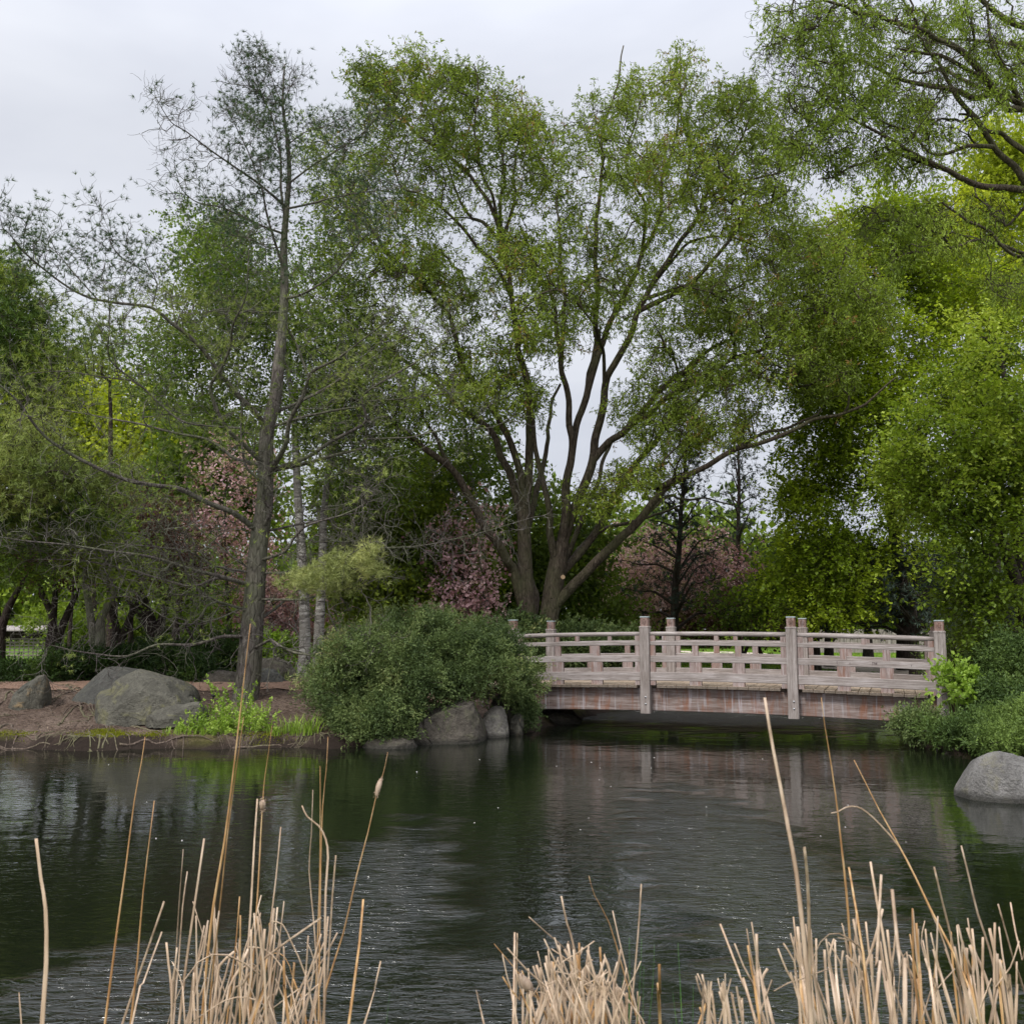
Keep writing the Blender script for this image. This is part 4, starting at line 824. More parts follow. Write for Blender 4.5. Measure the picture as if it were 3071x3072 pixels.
# ---- curly willow reaching in from the upper right
YR = 13.0
tr, br = tree_thing('curly_willow', 'nearer curly willow whose twisted branches hang in from the upper right corner', 8.9, YR + .6)
T = Tree()
W0 = np.array(br)
T.limb([W0 - (0, 0, .2), W0 + (0, 0, 1), W0 + (-.1, 0, 3), W0 + (-.35, -.1, 5.0), W0 + (-.7, -.2, 6.6)], .34, .2, 0, .3, root=True)
rl = [
 (Z3([(2350, 1500), (2150, 1200), (1931, 950), (1870, 870), (1790, 800), (1700, 690), (1600, 560), (1540, 470), (1470, 330), (1400, 260)]), 13.4, 13.0, 17, 3),
 (Z3([(2300, 1180), (2100, 1010), (1931, 985), (1800, 975), (1680, 945), (1590, 905), (1510, 860), (1400, 820), (1300, 780), (1200, 740), (1100, 690), (980, 620), (880, 540)]), 13.2, 12.2, 13, 2),
 (Z3([(1470, 850), (1350, 830), (1260, 820), (1150, 850), (1000, 880), (930, 930), (850, 950)]), 12.8, 12.4, 6, 1.5),
 (Z3([(2200, 900), (1960, 820), (1900, 760), (1830, 700), (1740, 680), (1660, 600), (1560, 590)]), 13.4, 13.8, 12, 2.5),
 (Z3([(2250, 700), (2080, 600), (1931, 575), (1860, 570), (1820, 520), (1760, 440), (1650, 330), (1570, 270), (1480, 220), (1380, 165), (1250, 130), (1150, 90), (1080, 85), (1000, 40), (880, 20), (760, -40)]), 13.6, 12.0, 15, 2.5),
 (Z3([(1870, 560), (1830, 500), (1720, 495), (1650, 500), (1540, 470), (1400, 460), (1300, 430), (1220, 400), (1120, 350), (1040, 310), (950, 290)]), 13.4, 14, 11, 2),
 (Z3([(1830, 520), (1740, 430), (1640, 370), (1520, 320), (1380, 290), (1260, 270)]), 13.3, 12.3, 8, 2),
 (Z3([(1620, 500), (1560, 410), (1480, 380), (1370, 390), (1280, 330)]), 13.3, 14, 6, 2),
 (Z3([(1880, 560), (1890, 480), (1860, 400), (1820, 330), (1760, 250), (1740, 100), (1700, -60)]), 13.3, 12.6, 8, 2),
 (Z3([(2300, 480), (2050, 260), (1931, 145), (1850, 90), (1760, 10), (1650, -80)]), 13.6, 13.2, 14, 5),
 (Z3([(2150, 320), (2000, 270), (1900, 260), (1780, 215), (1650, 205), (1500, 215)]), 13.5, 13.8, 9, 2),
 (Z3([(1560, 400), (1600, 560), (1640, 620), (1700, 680)]), 13.1, 13.2, 5, 7),
 (Z3([(1740, 770), (1650, 770), (1540, 800), (1440, 780), (1330, 680), (1200, 640), (1050, 560)]), 13, 12.6, 6, 1.5),
 (Z3([(1931, 1150), (1870, 1170), (1800, 1120), (1740, 1040)]), 13.2, 13.4, 4, 2),
 (Z3([(2300, 1500), (2050, 1380), (1931, 1370), (1850, 1340), (1760, 1240), (1660, 1180), (1590, 1120), (1500, 1060)]), 13.4, 12.6, 7, 2),
 (Z3([(1931, 1290), (1800, 1290), (1700, 1280), (1580, 1300), (1450, 1330), (1330, 1340), (1200, 1400)]), 13.2, 12.4, 5, 1.5)]
for i, (pts, y0, y1, r0, r1) in enumerate(rl):
    n = len(pts); W = [P(x, y, y0 + (y1 - y0) * (k / (n - 1))) for k, (x, y) in enumerate(pts)]; T.limb(W, r0 * 1.15 * y0 / FOC, r1 * 1.4 * y1 / FOC, 0.05, 0.16)
rb = [(1500, 30, 70, 50, 12.6, 1.3, 70), (1590, 30, 80, 50, 12.6, 1.3, 80), (1480, 100, 50, 60, 12.6, 1, 45), (1560, 110, 80, 50, 12.6, 1.5, 70), (1680, 60, 90, 60, 13, 1.5, 85), (1800, 60, 90, 70, 13, 1.5, 90), (1900, 60, 80, 70, 13, 1.5, 80), (1640, 150, 80, 50, 13, 1.5, 60), (1520, 180, 60, 50, 12.5, 1, 50), (1750, 160, 90, 50, 13, 1.5, 60),
      (1870, 170, 80, 60, 13, 1.5, 60), (1590, 220, 70, 50, 12.6, 1.2, 60), (1700, 220, 80, 50, 13, 1.5, 60), (1530, 270, 50, 45, 12.4, .8, 48), (1620, 290, 70, 45, 12.6, 1, 55), (1720, 290, 60, 45, 13, 1.2, 40), (1480, 260, 30, 30, 12.4, .6, 18), (1800, 260, 60, 50, 13.4, 1, 35), (1760, 400, 60, 30, 12.8, .8, 28), (1830, 420, 90, 60, 12.8, 1, 70), (1700, 440, 90, 50, 12.5, .8, 55), (1650, 400, 50, 30, 12.5, .8, 26), (1900, 520, 60, 60, 13, 1, 40), (2000, 200, 90, 200, 13.4, 2, 60), (1900, -80, 200, 80, 13.4, 2, 80), (1620, -60, 120, 60, 13, 1.5, 50)]
rb = [(u, v, ru, rv, Y, dY, int(n * .72)) for u, v, ru, rv, Y, dY, n in rb]
A, ids = blob_pts(rb); T.grow(A, 0.12, 0.055, minh=3.0); E = T.p[T.ends]
S = sprays(E, 4, 10, 0.045, None, 0.05, -0.36, 0.7)
tint = np.repeat(clump_tint(E, 1.6, 0.4, 0.55), 4)
wood_objects(T, tr, M['willow_bark'], M['willow_twig'], S, 0.0036, tip=.006)
ks = fbm(S[:, 0] * 1.7, 3, 89) > -.22; leaves_on(S[ks], 2, 0.06, 0.019, tint[ks], M['willow_leaf_near'], 'leaves', tr, 0.9, 0, -0.4, 0.012)
anchor(tr, br)

# ---- the half bare white pine on the left bank
YP = 16.9
tp, bp = tree_thing('white_pine', 'half bare white pine with grey trunk and whorled branches on the left bank', P(740, 2100, YP)[0], YP)
T = Tree()
pn = [
 (Z4([(1290, 2010), (1292, 1930), (1310, 1800), (1325, 1600), (1340, 1400), (1355, 1200), (1370, 1050), (1395, 900), (1400, 700), (1410, 500), (1450, 350), (1470, 150), (1485, 0)]) + Z1([(1490, 1700), (1500, 1500), (1495, 1300), (1510, 1100), (1525, 900), (1510, 700), (1490, 550), (1500, 340)]), 16.9, 17.1, 42, 2),
 (Z1([(1500, 1150), (1480, 1000), (1480, 850), (1440, 640), (1380, 500), (1350, 400), (1350, 320), (1365, 260)]), 17, 16.8, 7, 1.2),
 (Z1([(1440, 640), (1400, 540), (1330, 460), (1215, 440)]), 16.9, 16.6, 3, 1), (Z1([(1385, 500), (1320, 380), (1270, 300)]), 16.8, 16.8, 3, 1), (Z1([(1480, 560), (1440, 430), (1400, 290)]), 17, 17.3, 3, 1), (Z1([(1495, 560), (1530, 460), (1570, 400)]), 17, 17.2, 3, 1), (Z1([(1480, 800), (1300, 620), (1200, 560)]), 16.9, 17.4, 3, 1),
 (Z4([(1340, 1030), (1240, 950), (1090, 890), (950, 820), (820, 805), (690, 780), (560, 730), (400, 650), (260, 560), (170, 460), (110, 370), (0, 270), (-80, 220)]), 16.7, 14.3, 15, 3),
 (Z4([(1415, 1020), (1430, 940), (1390, 870), (1385, 790), (1330, 740), (1290, 680), (1270, 500), (1280, 350)]), 16.8, 16.0, 10, 3),
 (Z4([(1380, 710), (1300, 600), (1230, 540), (1170, 460), (1110, 290), (1160, 200), (1210, 80), (1220, 0)]) + Z1([(1240, 1680), (1300, 1550), (1310, 1300)]), 16.8, 14.8, 13, 2),
 (Z4([(1360, 705), (1240, 660), (1100, 560), (900, 520), (700, 470), (430, 420), (200, 380)]), 17.2, 18.8, 9, 2),
 (Z4([(1185, 490), (960, 460), (740, 270), (580, 140), (580, 0)]) + Z1([(580, 1600)]), 16, 14.8, 8, 1.5),
 (Z4([(750, 280), (700, 250), (540, 230), (330, 200), (150, 210)]), 15.4, 15.0, 4, 1.5),
 (Z4([(1435, 720), (1500, 600), (1530, 460), (1600, 330), (1640, 210), (1750, 150), (1900, 40), (2030, -60)]), 16.7, 14.8, 15, 2),
 (Z4([(1640, 215), (1560, 60), (1500, -40)]), 15.9, 15.4, 6, 2),
 (Z4([(1440, 715), (1600, 660), (1750, 570), (1930, 460)]) + Z5([(150, 340), (280, 240), (420, 160), (560, 60), (640, 0)]), 16.9, 15.5, 12, 2),
 (Z4([(1445, 730), (1700, 660), (1930, 600)]) + Z5([(160, 560), (400, 550), (560, 515), (800, 500)]), 17, 16.2, 10, 1.5),
 (Z4([(1435, 470), (1560, 370), (1700, 300), (1850, 200), (1930, 150)]) + Z5([(300, 60), (430, 0)]), 17.1, 18, 9, 2),
 (Z4([(1440, 470), (1600, 440), (1800, 400), (1930, 380)]) + Z5([(150, 360), (420, 340), (620, 310)]), 17, 16.5, 7, 1.5),
 (Z4([(1420, 480), (1330, 400), (1250, 320), (1160, 210), (1080, 100), (1000, 20)]) + Z1([(900, 1700), (800, 1620), (640, 1600), (480, 1570), (330, 1490), (200, 1390), (110, 1310), (60, 1240)]), 16.9, 14.6, 15, 2),
 (Z1([(800, 1620), (830, 1500), (760, 1430), (650, 1360), (590, 1290), (580, 1240)]), 15.8, 15.4, 4, 1.2), (Z1([(500, 1575), (400, 1450), (300, 1330), (200, 1250)]), 15.1, 15.5, 3.5, 1), (Z1([(930, 1700), (900, 1560), (780, 1490)]), 15.8, 16, 3, 1), (Z1([(590, 1930), (583, 1700), (590, 1500)]), 14.8, 14.8, 2.5, 1.2),
 (Z1([(1490, 1580), (1560, 1560), (1630, 1530), (1760, 1440), (1850, 1330), (1931, 1240), (2020, 1180)]), 17, 15.6, 7, 1.5),
 (Z1([(1490, 1400), (1440, 1240), (1400, 1100), (1380, 1000), (1310, 800), (1250, 680), (1190, 560)]), 16.9, 15.6, 7, 1.2),
 (Z1([(1490, 1080), (1380, 980), (1240, 880), (1110, 790), (980, 690), (900, 640), (820, 510)]), 16.9, 15.2, 7, 1.2),
 (Z1([(1485, 1250), (1380, 1190), (1280, 1140), (1160, 1090), (1050, 1070), (960, 1000), (920, 880)]), 17, 15.8, 6, 1.2),
 (Z1([(1545, 930), (1700, 840), (1850, 750), (1931, 680), (2000, 600)]), 17, 16, 5, 1.2), (Z1([(1535, 1120), (1650, 1070), (1800, 1030), (1931, 1010), (2120, 990)]), 17, 15.6, 6, 1.2),
 (Z1([(1515, 740), (1600, 700), (1720, 660), (1830, 600)]), 17, 17.6, 3.5, 1), (Z1([(1500, 1330), (1380, 1290), (1200, 1200), (1100, 1150)]), 17.1, 18.4, 4, 1),
 (Z1([(1500, 1650), (1350, 1640), (1150, 1640), (980, 1650), (800, 1560)]), 17, 18.2, 4, 1),
 (Z4([(1330, 1340), (1200, 1290), (1000, 1240), (800, 1180), (600, 1150), (400, 1120), (100, 1090), (-60, 1060)]), 16.8, 14.5, 11, 2),
 (Z4([(1320, 1330), (1150, 1290), (1000, 1330), (700, 1250), (450, 1200), (200, 1190)]), 17, 18.2, 8, 2), (Z4([(1310, 1440), (1150, 1410), (1020, 1330), (960, 1200), (900, 1080), (800, 960)]), 16.8, 15.2, 7, 1.5), (Z4([(1310, 1240), (1150, 1230), (1000, 1150), (850, 1130), (560, 1100)]), 16.8, 15.8, 6, 1.5),
 (Z4([(1340, 1290), (1230, 1180), (1120, 1090), (1000, 1000), (850, 960)]), 16.8, 16.4, 5, 1.2),
 (Z4([(1405, 1220), (1500, 1150), (1600, 1020), (1800, 960), (1931, 890)]) + Z5([(150, 860), (290, 760)]), 16.8, 15.4, 8, 1.5),
 (Z4([(1415, 1030), (1600, 1000), (1800, 960), (1931, 940)]), 17, 18, 6, 1.5), (Z4([(1400, 1300), (1500, 1260), (1650, 1230), (1750, 1180)]) + Z5([(100, 1180)]), 17, 16.4, 6, 1.5),
 (Z4([(1380, 1400), (1600, 1400), (1700, 1370), (1850, 1340), (1930, 1290)]) + Z5([(60, 1200), (180, 1110)]), 16.8, 15.4, 7, 1.5),
 (Z4([(1390, 1290), (1600, 1250), (1800, 1190)]) + Z5([(100, 1150), (280, 1130), (450, 1120), (700, 1070), (1050, 970)]), 16.8, 15.6, 6, 1.2),
 (Z4([(1250, 1600), (1180, 1595), (1020, 1640), (830, 1640), (680, 1700), (520, 1690), (380, 1670), (250, 1640)]), 16.7, 15.4, 9, 1.5),
 (Z4([(1360, 1640), (1420, 1615), (1450, 1625), (1560, 1680), (1800, 1700), (2000, 1640)]), 16.7, 15.2, 8, 1.5), (Z4([(1370, 1540), (1450, 1450), (1560, 1360), (1640, 1330)]), 17, 18, 8, 2), (Z4([(1300, 1450), (1180, 1490), (950, 1530), (700, 1390), (560, 1400)]), 16.8, 16, 5, 1.2)]
pn = [pn[0]] + [(a_1, b_1, c_1, d_1 * .58, e_1 * .8) for a_1, b_1, c_1, d_1, e_1 in pn[1:]]
limbs(T, pn, 0.008, 0.2, 0)
Lp = T.p.copy(); fx = T.fix.copy(); thin = np.where((fx < 0.045) & (fx > 0))[0]; NP0 = len(T.p)
uv = lambda q: (q[:, 0] / q[:, 1] * 1855 + 965, 1190 - (q[:, 2] - EYE) / q[:, 1] * 1855)
lowv = uv(Lp[thin])[1]; pw = np.where(lowv > 900, 1.7, 1.0) * np.where(lowv < 480, 1.5, 1.0); pick = rng.choice(thin, 4000, p=pw / pw.sum()); base = Lp[pick]; d = T.dir[pick]
off = nrm(d * rng.uniform(0.3, 1.1, (len(pick), 1)) + rng.normal(size=d.shape) * 0.75 + np.array((0, 0, 0.28))) * rng.uniform(0.15, 0.85, (len(pick), 1)) * np.clip(1.15 - 0.09 * np.maximum(base[:, 2:] - 5.5, 0), .35, 1) * np.where(base[:, 2:] > 10.2, .5, 1)
T.grow(base + off, 0.12, 0.02, minh=2.0, skip=int((T.par[:40] < 40).sum() * 0) )
E = T.p[T.ends]; eu, ev = uv(E)
Dt = T.dir[T.ends]
S = sprays(E, 3, 4, 0.06, Dt, 0.03, 0.06, 0.28); wood_objects(T, tp, M['pine_bark'], M['twig_grey'], S, 0.0036)
# needles: in tufts at the living twig ends only; the lower inner branches are dead
live = np.zeros(len(E)); 
live = np.maximum(live, ((ev > 530) & (ev < 720)) * 0.8); live = np.maximum(live, ((eu < 380) & (ev < 640) & (ev > 400)) * 1.0)
live = np.maximum(live, ((ev < 530) & (eu < 520)) * 0.85); live = np.maximum(live, ((ev < 530) & (eu >= 520)) * 0.75); live = np.maximum(live, ((ev < 980) & (ev > 600) & (eu < 430)) * 0.35)
live = np.maximum(live, ((ev >= 720) & (ev < 900)) * 0.4); live = np.maximum(live, ((eu > 540) & (ev > 1020) & (ev < 1150)) * 1.0); live = np.maximum(live, ((ev >= 900) & (eu < 800)) * 0.08)
live = np.where((ev < 120), 0.25, live); live = np.where((eu < 400) & (ev < 300), 0.15, live)
ok = rng.random(len(E)) < live
def tufts(E_, D_, per, L, Wd, tint, mat, name, parent, spread=0.9, npt=1, jit=0.06):
    n = len(E_); b = np.repeat(E_, per * npt, 0) + np.repeat(rng.normal(size=(n * npt, 3)) * jit, per, 0); d = nrm(np.repeat(D_, per * npt, 0) * 0.75 + spread * rand_dirs(n * per * npt))
    return leaf_object(name, b, d, L * rng.uniform(0.7, 1.2, len(b)), Wd, np.repeat(tint, per * npt) + rng.normal(size=len(b)) * 0.14, mat, parent, 0, 'needle')
# pale olive new growth right of the trunk and in the middle; darker green at the top and far left
pale = ok & (eu > 520) & (ev > 1000); dark = ok & ((ev < 530)) ; sage = ok & ~pale & ~dark
Se = S.reshape(len(E), 3, 5, 3)[:, :, -1]
def ends_of(mask): return np.concatenate([E[mask], Se[mask].reshape(-1, 3)]), np.concatenate([Dt[mask], np.repeat(Dt[mask], 3, 0)])
e_, d_ = ends_of(dark); tufts(e_, d_, 15, 0.085, 0.009, clump_tint(e_, 1.3, .3, .5), M['green_needle'], 'needles', tp)
e_, d_ = ends_of(sage); tufts(e_, d_, 14, 0.085, 0.009, clump_tint(e_, 1.3, .35, .5), M['sage_needle'], 'needles', tp, 1.0, 1, .03)
A, _ = blob_pts([(600, 1088, 75, 17, 15.8, .6, 130), (660, 1062, 60, 17, 15.6, .6, 110), (690, 1040, 34, 14, 15.5, .4, 50), (560, 1102, 40, 13, 16, .5, 60), (705, 1078, 22, 12, 15.5, .3, 24), (630, 1112, 50, 10, 15.9, .4, 36)]); A = A[fbm(A * 2.4, 3, 61) > -.25]
tufts(A, nrm(rng.normal(size=A.shape) * .5 + (0.2, -.2, .6)), 16, 0.10, 0.008, clump_tint(A, 2.5, .4, .55), M['pale_needle'], 'needles', tp, 1.0, 3, .07)
anchor(tp, bp)

# ---- other trees: a trunk, grown limbs and a crown of leafy sprays
def grown_tree(name, label, base_uY, blobs, leafmat, barkmat, trunk=None, r0=0.16, n_per=6, steps=6, seg=0.09, L=0.09, Wd=0.06, per=2, grav=-0.05, curl=0.45, spread=0.25, flat_up=0.0, droop=0.0,
               group=None, cat='tree', tint_amp=0.35, tint_base=0.5, shape='leaf', step=0.4, wig=0.05, minh=1.6, extra=None, part='leaves', cs=0.9, stubs=0, sd=None, twr=0.004, side=1.0, layer=0, thin=-.28, crown_light=0.0, plume=False):
    u, Y = base_uY; x = Xu(u, Y); t, b = tree_thing(name, label, x, Y, group, cat); b = np.array(b); T = Tree(); A, ids = blob_pts(blobs)
    if trunk is None:
        top = A.mean(0); h = (A[:, 2].max() - b[2]); trunk = [[b - (0, 0, .15), b + (0.05, 0, h * .15), b * (1, 1, 0) + (top - b) * (.3, .3, 0) + (0, 0, b[2] + h * .38), b * (1, 1, 0) + (top - b) * (.6, .6, 0) + (0, 0, b[2] + h * .62), b * (1, 1, 0) + (top - b) * (.8, .8, 0) + (0, 0, b[2] + h * .85)]]
    else: trunk = [[U(a, c, Y + dy) for a, c, dy in tk] for tk in trunk]; trunk[0][0] = b - (0, 0, .15)
    if layer:
        ph = layer * .5 * fbm(A * .35, 2, 12); zq = A[:, 2] + ph; rad_ = np.hypot(A[:, 0] - b[0], A[:, 1] - b[1]); A[:, 2] = np.round(zq / layer) * layer - ph - .10 * (rad_ - rad_.mean()) + rng.normal(size=len(A)) * layer * .09; A = A[fbm(A * (.9, .9, 1.6), 3, 51) > thin]
    for i, tk in enumerate(trunk): rr = r0 if i == 0 else r0 * 0.6; T.limb(tk, rr, rr * (0.2 if i == 0 else .3), 0.04 if i else 0.02, 0.35, root=(i == 0))
    T.grow(A, step, wig, minh=b[2] + minh); E = T.p[T.ends]; D = T.dir[T.ends]
    if flat_up: D = D * (1, 1, .25)
    if plume: D = nrm(nrm((E - b) * (1, 1, 0)) * .9 + D * (.6, .6, .3) + rng.normal(size=D.shape) * (.35, .35, .05))
    S = sprays(E, n_per, steps, seg, D, spread, grav, curl)
    wood_objects(T, t, barkmat, barkmat, S if twr else None, twr)
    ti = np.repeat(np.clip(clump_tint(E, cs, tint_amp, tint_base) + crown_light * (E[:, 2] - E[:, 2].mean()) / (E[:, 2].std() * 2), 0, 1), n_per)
    if shape == 'leaf': leaves_on(S, per, L, Wd, ti, leafmat, part, t, side, flat_up, droop, 0.03, 1)
    else: leaves_on(S, per, L, Wd, ti, leafmat, part, t, side, 0, droop, 0.01, 1, 'needle')
    if extra:
        for bl, mt, nm in extra:
            A2, _ = blob_pts(bl); S2 = sprays(A2, n_per, steps, seg, None, spread, grav, curl); leaves_on(S2, per, L, Wd, np.repeat(clump_tint(A2, 1.5, .4, .5), n_per), mt, nm, t, 1, 0, droop, .03)
    anchor(t, b); return t

# bright green trees on the right
grown_tree('maple_tree', 'tall bright green broadleaf tree with layered sprays behind the bridge\'s right half', (1700, 25), [
    (1640, 440, 50, 60, 25.2, 2, 80), (1700, 470, 70, 90, 25.2, 2, 120), (1600, 500, 50, 50, 25.2, 2, 50), (1680, 600, 100, 90, 25.2, 2.5, 170), (1590, 640, 70, 60, 24.7, 2, 80), (1790, 520, 80, 100, 25.2, 2.5, 130), (1560, 720, 60, 60, 24.7, 2, 70), (1490, 740, 30, 30, 24.7, 1.5, 16), (1620, 760, 90, 60, 24.2, 2.5, 120),
    (1720, 740, 90, 80, 24.7, 2.5, 130), (1530, 820, 50, 30, 24.2, 1.5, 40), (1500, 880, 40, 20, 24.2, 1.5, 30), (1560, 870, 70, 50, 24.2, 2, 80), (1660, 880, 90, 60, 24.2, 2, 110), (1520, 950, 50, 30, 24.2, 1.5, 50), (1600, 970, 90, 50, 24.2, 2, 100), (1520, 1040, 60, 30, 23.7, 1.5, 60), (1580, 1060, 80, 40, 23.7, 1.5, 80), (1470, 1095, 50, 22, 23.7, 1, 34), (1540, 1120, 90, 30, 23.2, 1.5, 80), (1620, 1080, 60, 30, 23.7, 1.5, 40), (1700, 1000, 60, 50, 24.2, 1.5, 50)],
    M['maple_leaf'], M['dark_bark'], r0=.2, n_per=5, steps=10, seg=.085, L=.095, Wd=.07, per=2, grav=-.02, curl=.2, spread=.14, flat_up=.75, tint_amp=.6, cs=.8, layer=.75, thin=-.14, crown_light=.18, tint_base=.68, plume=True, twr=.005)
grown_tree('yellow_green_tree', 'tallest bright yellow green tree at the right edge behind the nearer willow branches', (1880, 28), [
    (1900, 270, 60, 50, 28, 2, 70), (1870, 330, 60, 40, 28, 2, 60), (1930, 340, 60, 80, 28, 2, 80), (1830, 400, 60, 50, 28, 2, 60), (1900, 430, 80, 70, 28, 2.5, 110), (1780, 440, 50, 40, 27.5, 2, 40), (1860, 540, 90, 80, 28, 2.5, 120), (1780, 560, 50, 60, 27.5, 2, 50), (1950, 560, 90, 120, 28, 2.5, 110), (1880, 680, 90, 80, 28, 2.5, 90), (1900, 830, 90, 100, 28, 2.5, 80)],
    M['yellow_leaf'], M['dark_bark'], r0=.2, n_per=6, steps=6, seg=.1, L=.12, Wd=.09, per=2, grav=-.02, spread=.24, flat_up=.5, tint_amp=.5, cs=.8, layer=.8, thin=-.2)
grown_tree('linden_tree', 'nearer mid green broadleaf tree with round leaves reaching over the right bank', (1945, 17), [
    (1860, 640, 70, 60, 17.5, 1.5, 85), (1800, 730, 70, 50, 17.5, 1.5, 85), (1900, 740, 70, 70, 17, 1.5, 100), (1750, 800, 60, 40, 17, 1.2, 60), (1840, 830, 80, 50, 17, 1.5, 100), (1730, 880, 60, 35, 16.8, 1, 55), (1900, 880, 70, 60, 17, 1.5, 85), (1800, 930, 70, 40, 16.6, 1.2, 75), (1720, 960, 50, 30, 16.8, 1, 42), (1880, 980, 60, 40, 16.5, 1, 60), (1790, 1010, 60, 18, 16.4, 1, 40), (1870, 1060, 60, 18, 16.4, 1, 40), (1830, 1090, 50, 14, 16.2, .8, 30), (1890, 1120, 50, 16, 16.2, .8, 34), (1840, 1140, 34, 9, 16.1, .6, 16), (1855, 1170, 36, 8, 16, .5, 16), (1930, 1010, 50, 100, 16.6, 1.2, 60), (1960, 850, 60, 150, 17, 1.5, 80)],
    M['linden_leaf'], M['dark_bark'], trunk=[[(1955, 1240, 0), (1930, 1180, 0), (1920, 1040, 0), (1915, 900, 0), (1900, 760, 0), (1880, 640, 0)], [(1935, 1200, -.1), (1900, 1180, -.2), (1880, 1165, -.3)], [(1920, 1040, 0), (1880, 1000, -.2), (1800, 960, -.4), (1740, 930, -.3)], [(1915, 920, 0), (1860, 870, -.2), (1780, 800, .1)]],
    r0=.17, n_per=4, steps=10, seg=.065, L=.075, Wd=.058, per=2, grav=-.03, curl=.2, spread=.09, flat_up=.7, tint_amp=.7, tint_base=.42, cs=1.2, step=.3, layer=.6, thin=-.02, crown_light=.05, plume=True)
# birches behind the pine: white trunks, fresh green crowns
grown_tree('birch_tree', 'white barked birch between the pine trunk and the juniper bush', (572, 20.5), [
    (420, 470, 60, 60, 20.5, 1.5, 60), (380, 520, 50, 50, 20.5, 1.5, 40), (470, 560, 70, 70, 20.5, 2, 90), (400, 620, 90, 60, 20.5, 2, 80), (330, 660, 60, 50, 20.5, 1.5, 44), (560, 640, 80, 70, 21, 2, 70), (290, 720, 50, 40, 20.5, 1, 26), (440, 740, 90, 60, 21, 2, 70), (600, 760, 80, 70, 21, 2, 70), (380, 440, 40, 30, 20.5, 1, 20)],
    M['birch_leaf'], M['birch'], trunk=[[(578, 1290, 0), (575, 1230, 0), (572, 1120, 0), (566, 1000, 0), (560, 880, 0), (552, 760, .1), (530, 620, .2), (500, 520, .3)]], r0=.14, n_per=5, steps=7, seg=.07, L=.07, Wd=.05, per=2, grav=-.12, spread=.25, minh=4, tint_amp=.5)
grown_tree('birch_tree', 'second white barked birch half hidden behind the juniper bush\'s left end', (602, 21.5), [
    (560, 560, 70, 70, 21.5, 1.5, 60), (640, 620, 60, 70, 21.5, 2, 60), (690, 700, 80, 70, 21.5, 2, 80), (620, 800, 80, 70, 21.5, 2, 70), (720, 800, 70, 60, 22, 2, 60), (700, 900, 80, 60, 22, 2, 80), (620, 460, 50, 60, 21.5, 1, 30)],
    M['birch_leaf'], M['birch'], trunk=[[(600, 1290, 0), (602, 1180, 0), (606, 1080, 0), (614, 960, 0), (625, 840, 0), (640, 700, .1), (645, 580, .2)], [(625, 850, 0), (640, 800, .2), (660, 740, .4)]], r0=.13, n_per=5, steps=7, seg=.07, L=.07, Wd=.05, per=2, grav=-.12, spread=.25, minh=4, tint_amp=.5)
grown_tree('birch_tree', 'slim leaning white birch stem standing left of the big willow', (926, 24.5), [
    (860, 900, 50, 60, 25, 1.5, 40), (900, 830, 50, 50, 25, 1.5, 40), (850, 760, 60, 60, 25, 1.5, 40), (930, 750, 40, 60, 25.5, 1.5, 30)],
    M['birch_leaf'], M['birch'], trunk=[[(925, 1185, 0), (915, 1120, 0), (908, 1080, 0), (905, 1010, 0), (893, 920, .2), (880, 820, .4), (872, 760, .4)]], r0=.10, n_per=5, steps=6, seg=.08, L=.08, Wd=.055, per=2, grav=-.1, spread=.3, minh=4, tint_amp=.4)
# dark green broadleaf thicket behind the juniper
grown_tree('dark_green_tree', 'dense dark green tree behind the juniper bush left of the willow', (760, 25), [
    (700, 960, 80, 50, 25, 1.5, 80), (780, 930, 80, 60, 25, 2, 100), (660, 1020, 60, 40, 25, 1.5, 50), (740, 1040, 90, 50, 25, 1.5, 100), (830, 1020, 70, 60, 25, 1.5, 80), (700, 1110, 90, 40, 24.5, 1.5, 90), (790, 1110, 80, 50, 24.5, 1.5, 90), (880, 1080, 50, 60, 25, 1.5, 60), (850, 900, 40, 40, 25.5, 1.5, 20), (760, 870, 40, 40, 26, 1.5, 20), (640, 930, 60, 40, 26, 1.5, 40)],
    M['dark_leaf'], M['dark_bark'], r0=.14, n_per=6, steps=5, seg=.11, L=.12, Wd=.075, per=2, spread=.3, minh=.5, tint_amp=.6, tint_base=.55)
grown_tree('dark_green_tree', 'dense dark green tree right behind the willow\'s forked trunk', (980, 27.5), [
    (950, 1120, 60, 50, 27.5, 1.5, 80), (1010, 1060, 60, 60, 27.5, 1.5, 80), (940, 1000, 50, 60, 27.5, 1.5, 60), (1070, 1110, 70, 50, 27.5, 1.5, 80), (1000, 950, 60, 60, 28, 1.5, 50), (900, 1140, 50, 40, 27, 1.5, 50), (1090, 1010, 60, 50, 28, 1.5, 50), (1140, 1160, 60, 30, 27, 1, 40), (900, 870, 50, 50, 28, 1.5, 30)],
    M['dark_leaf'], M['dark_bark'], r0=.14, n_per=6, steps=5, seg=.12, L=.13, Wd=.08, per=2, spread=.32, minh=.4, tint_amp=.4, tint_base=.3)
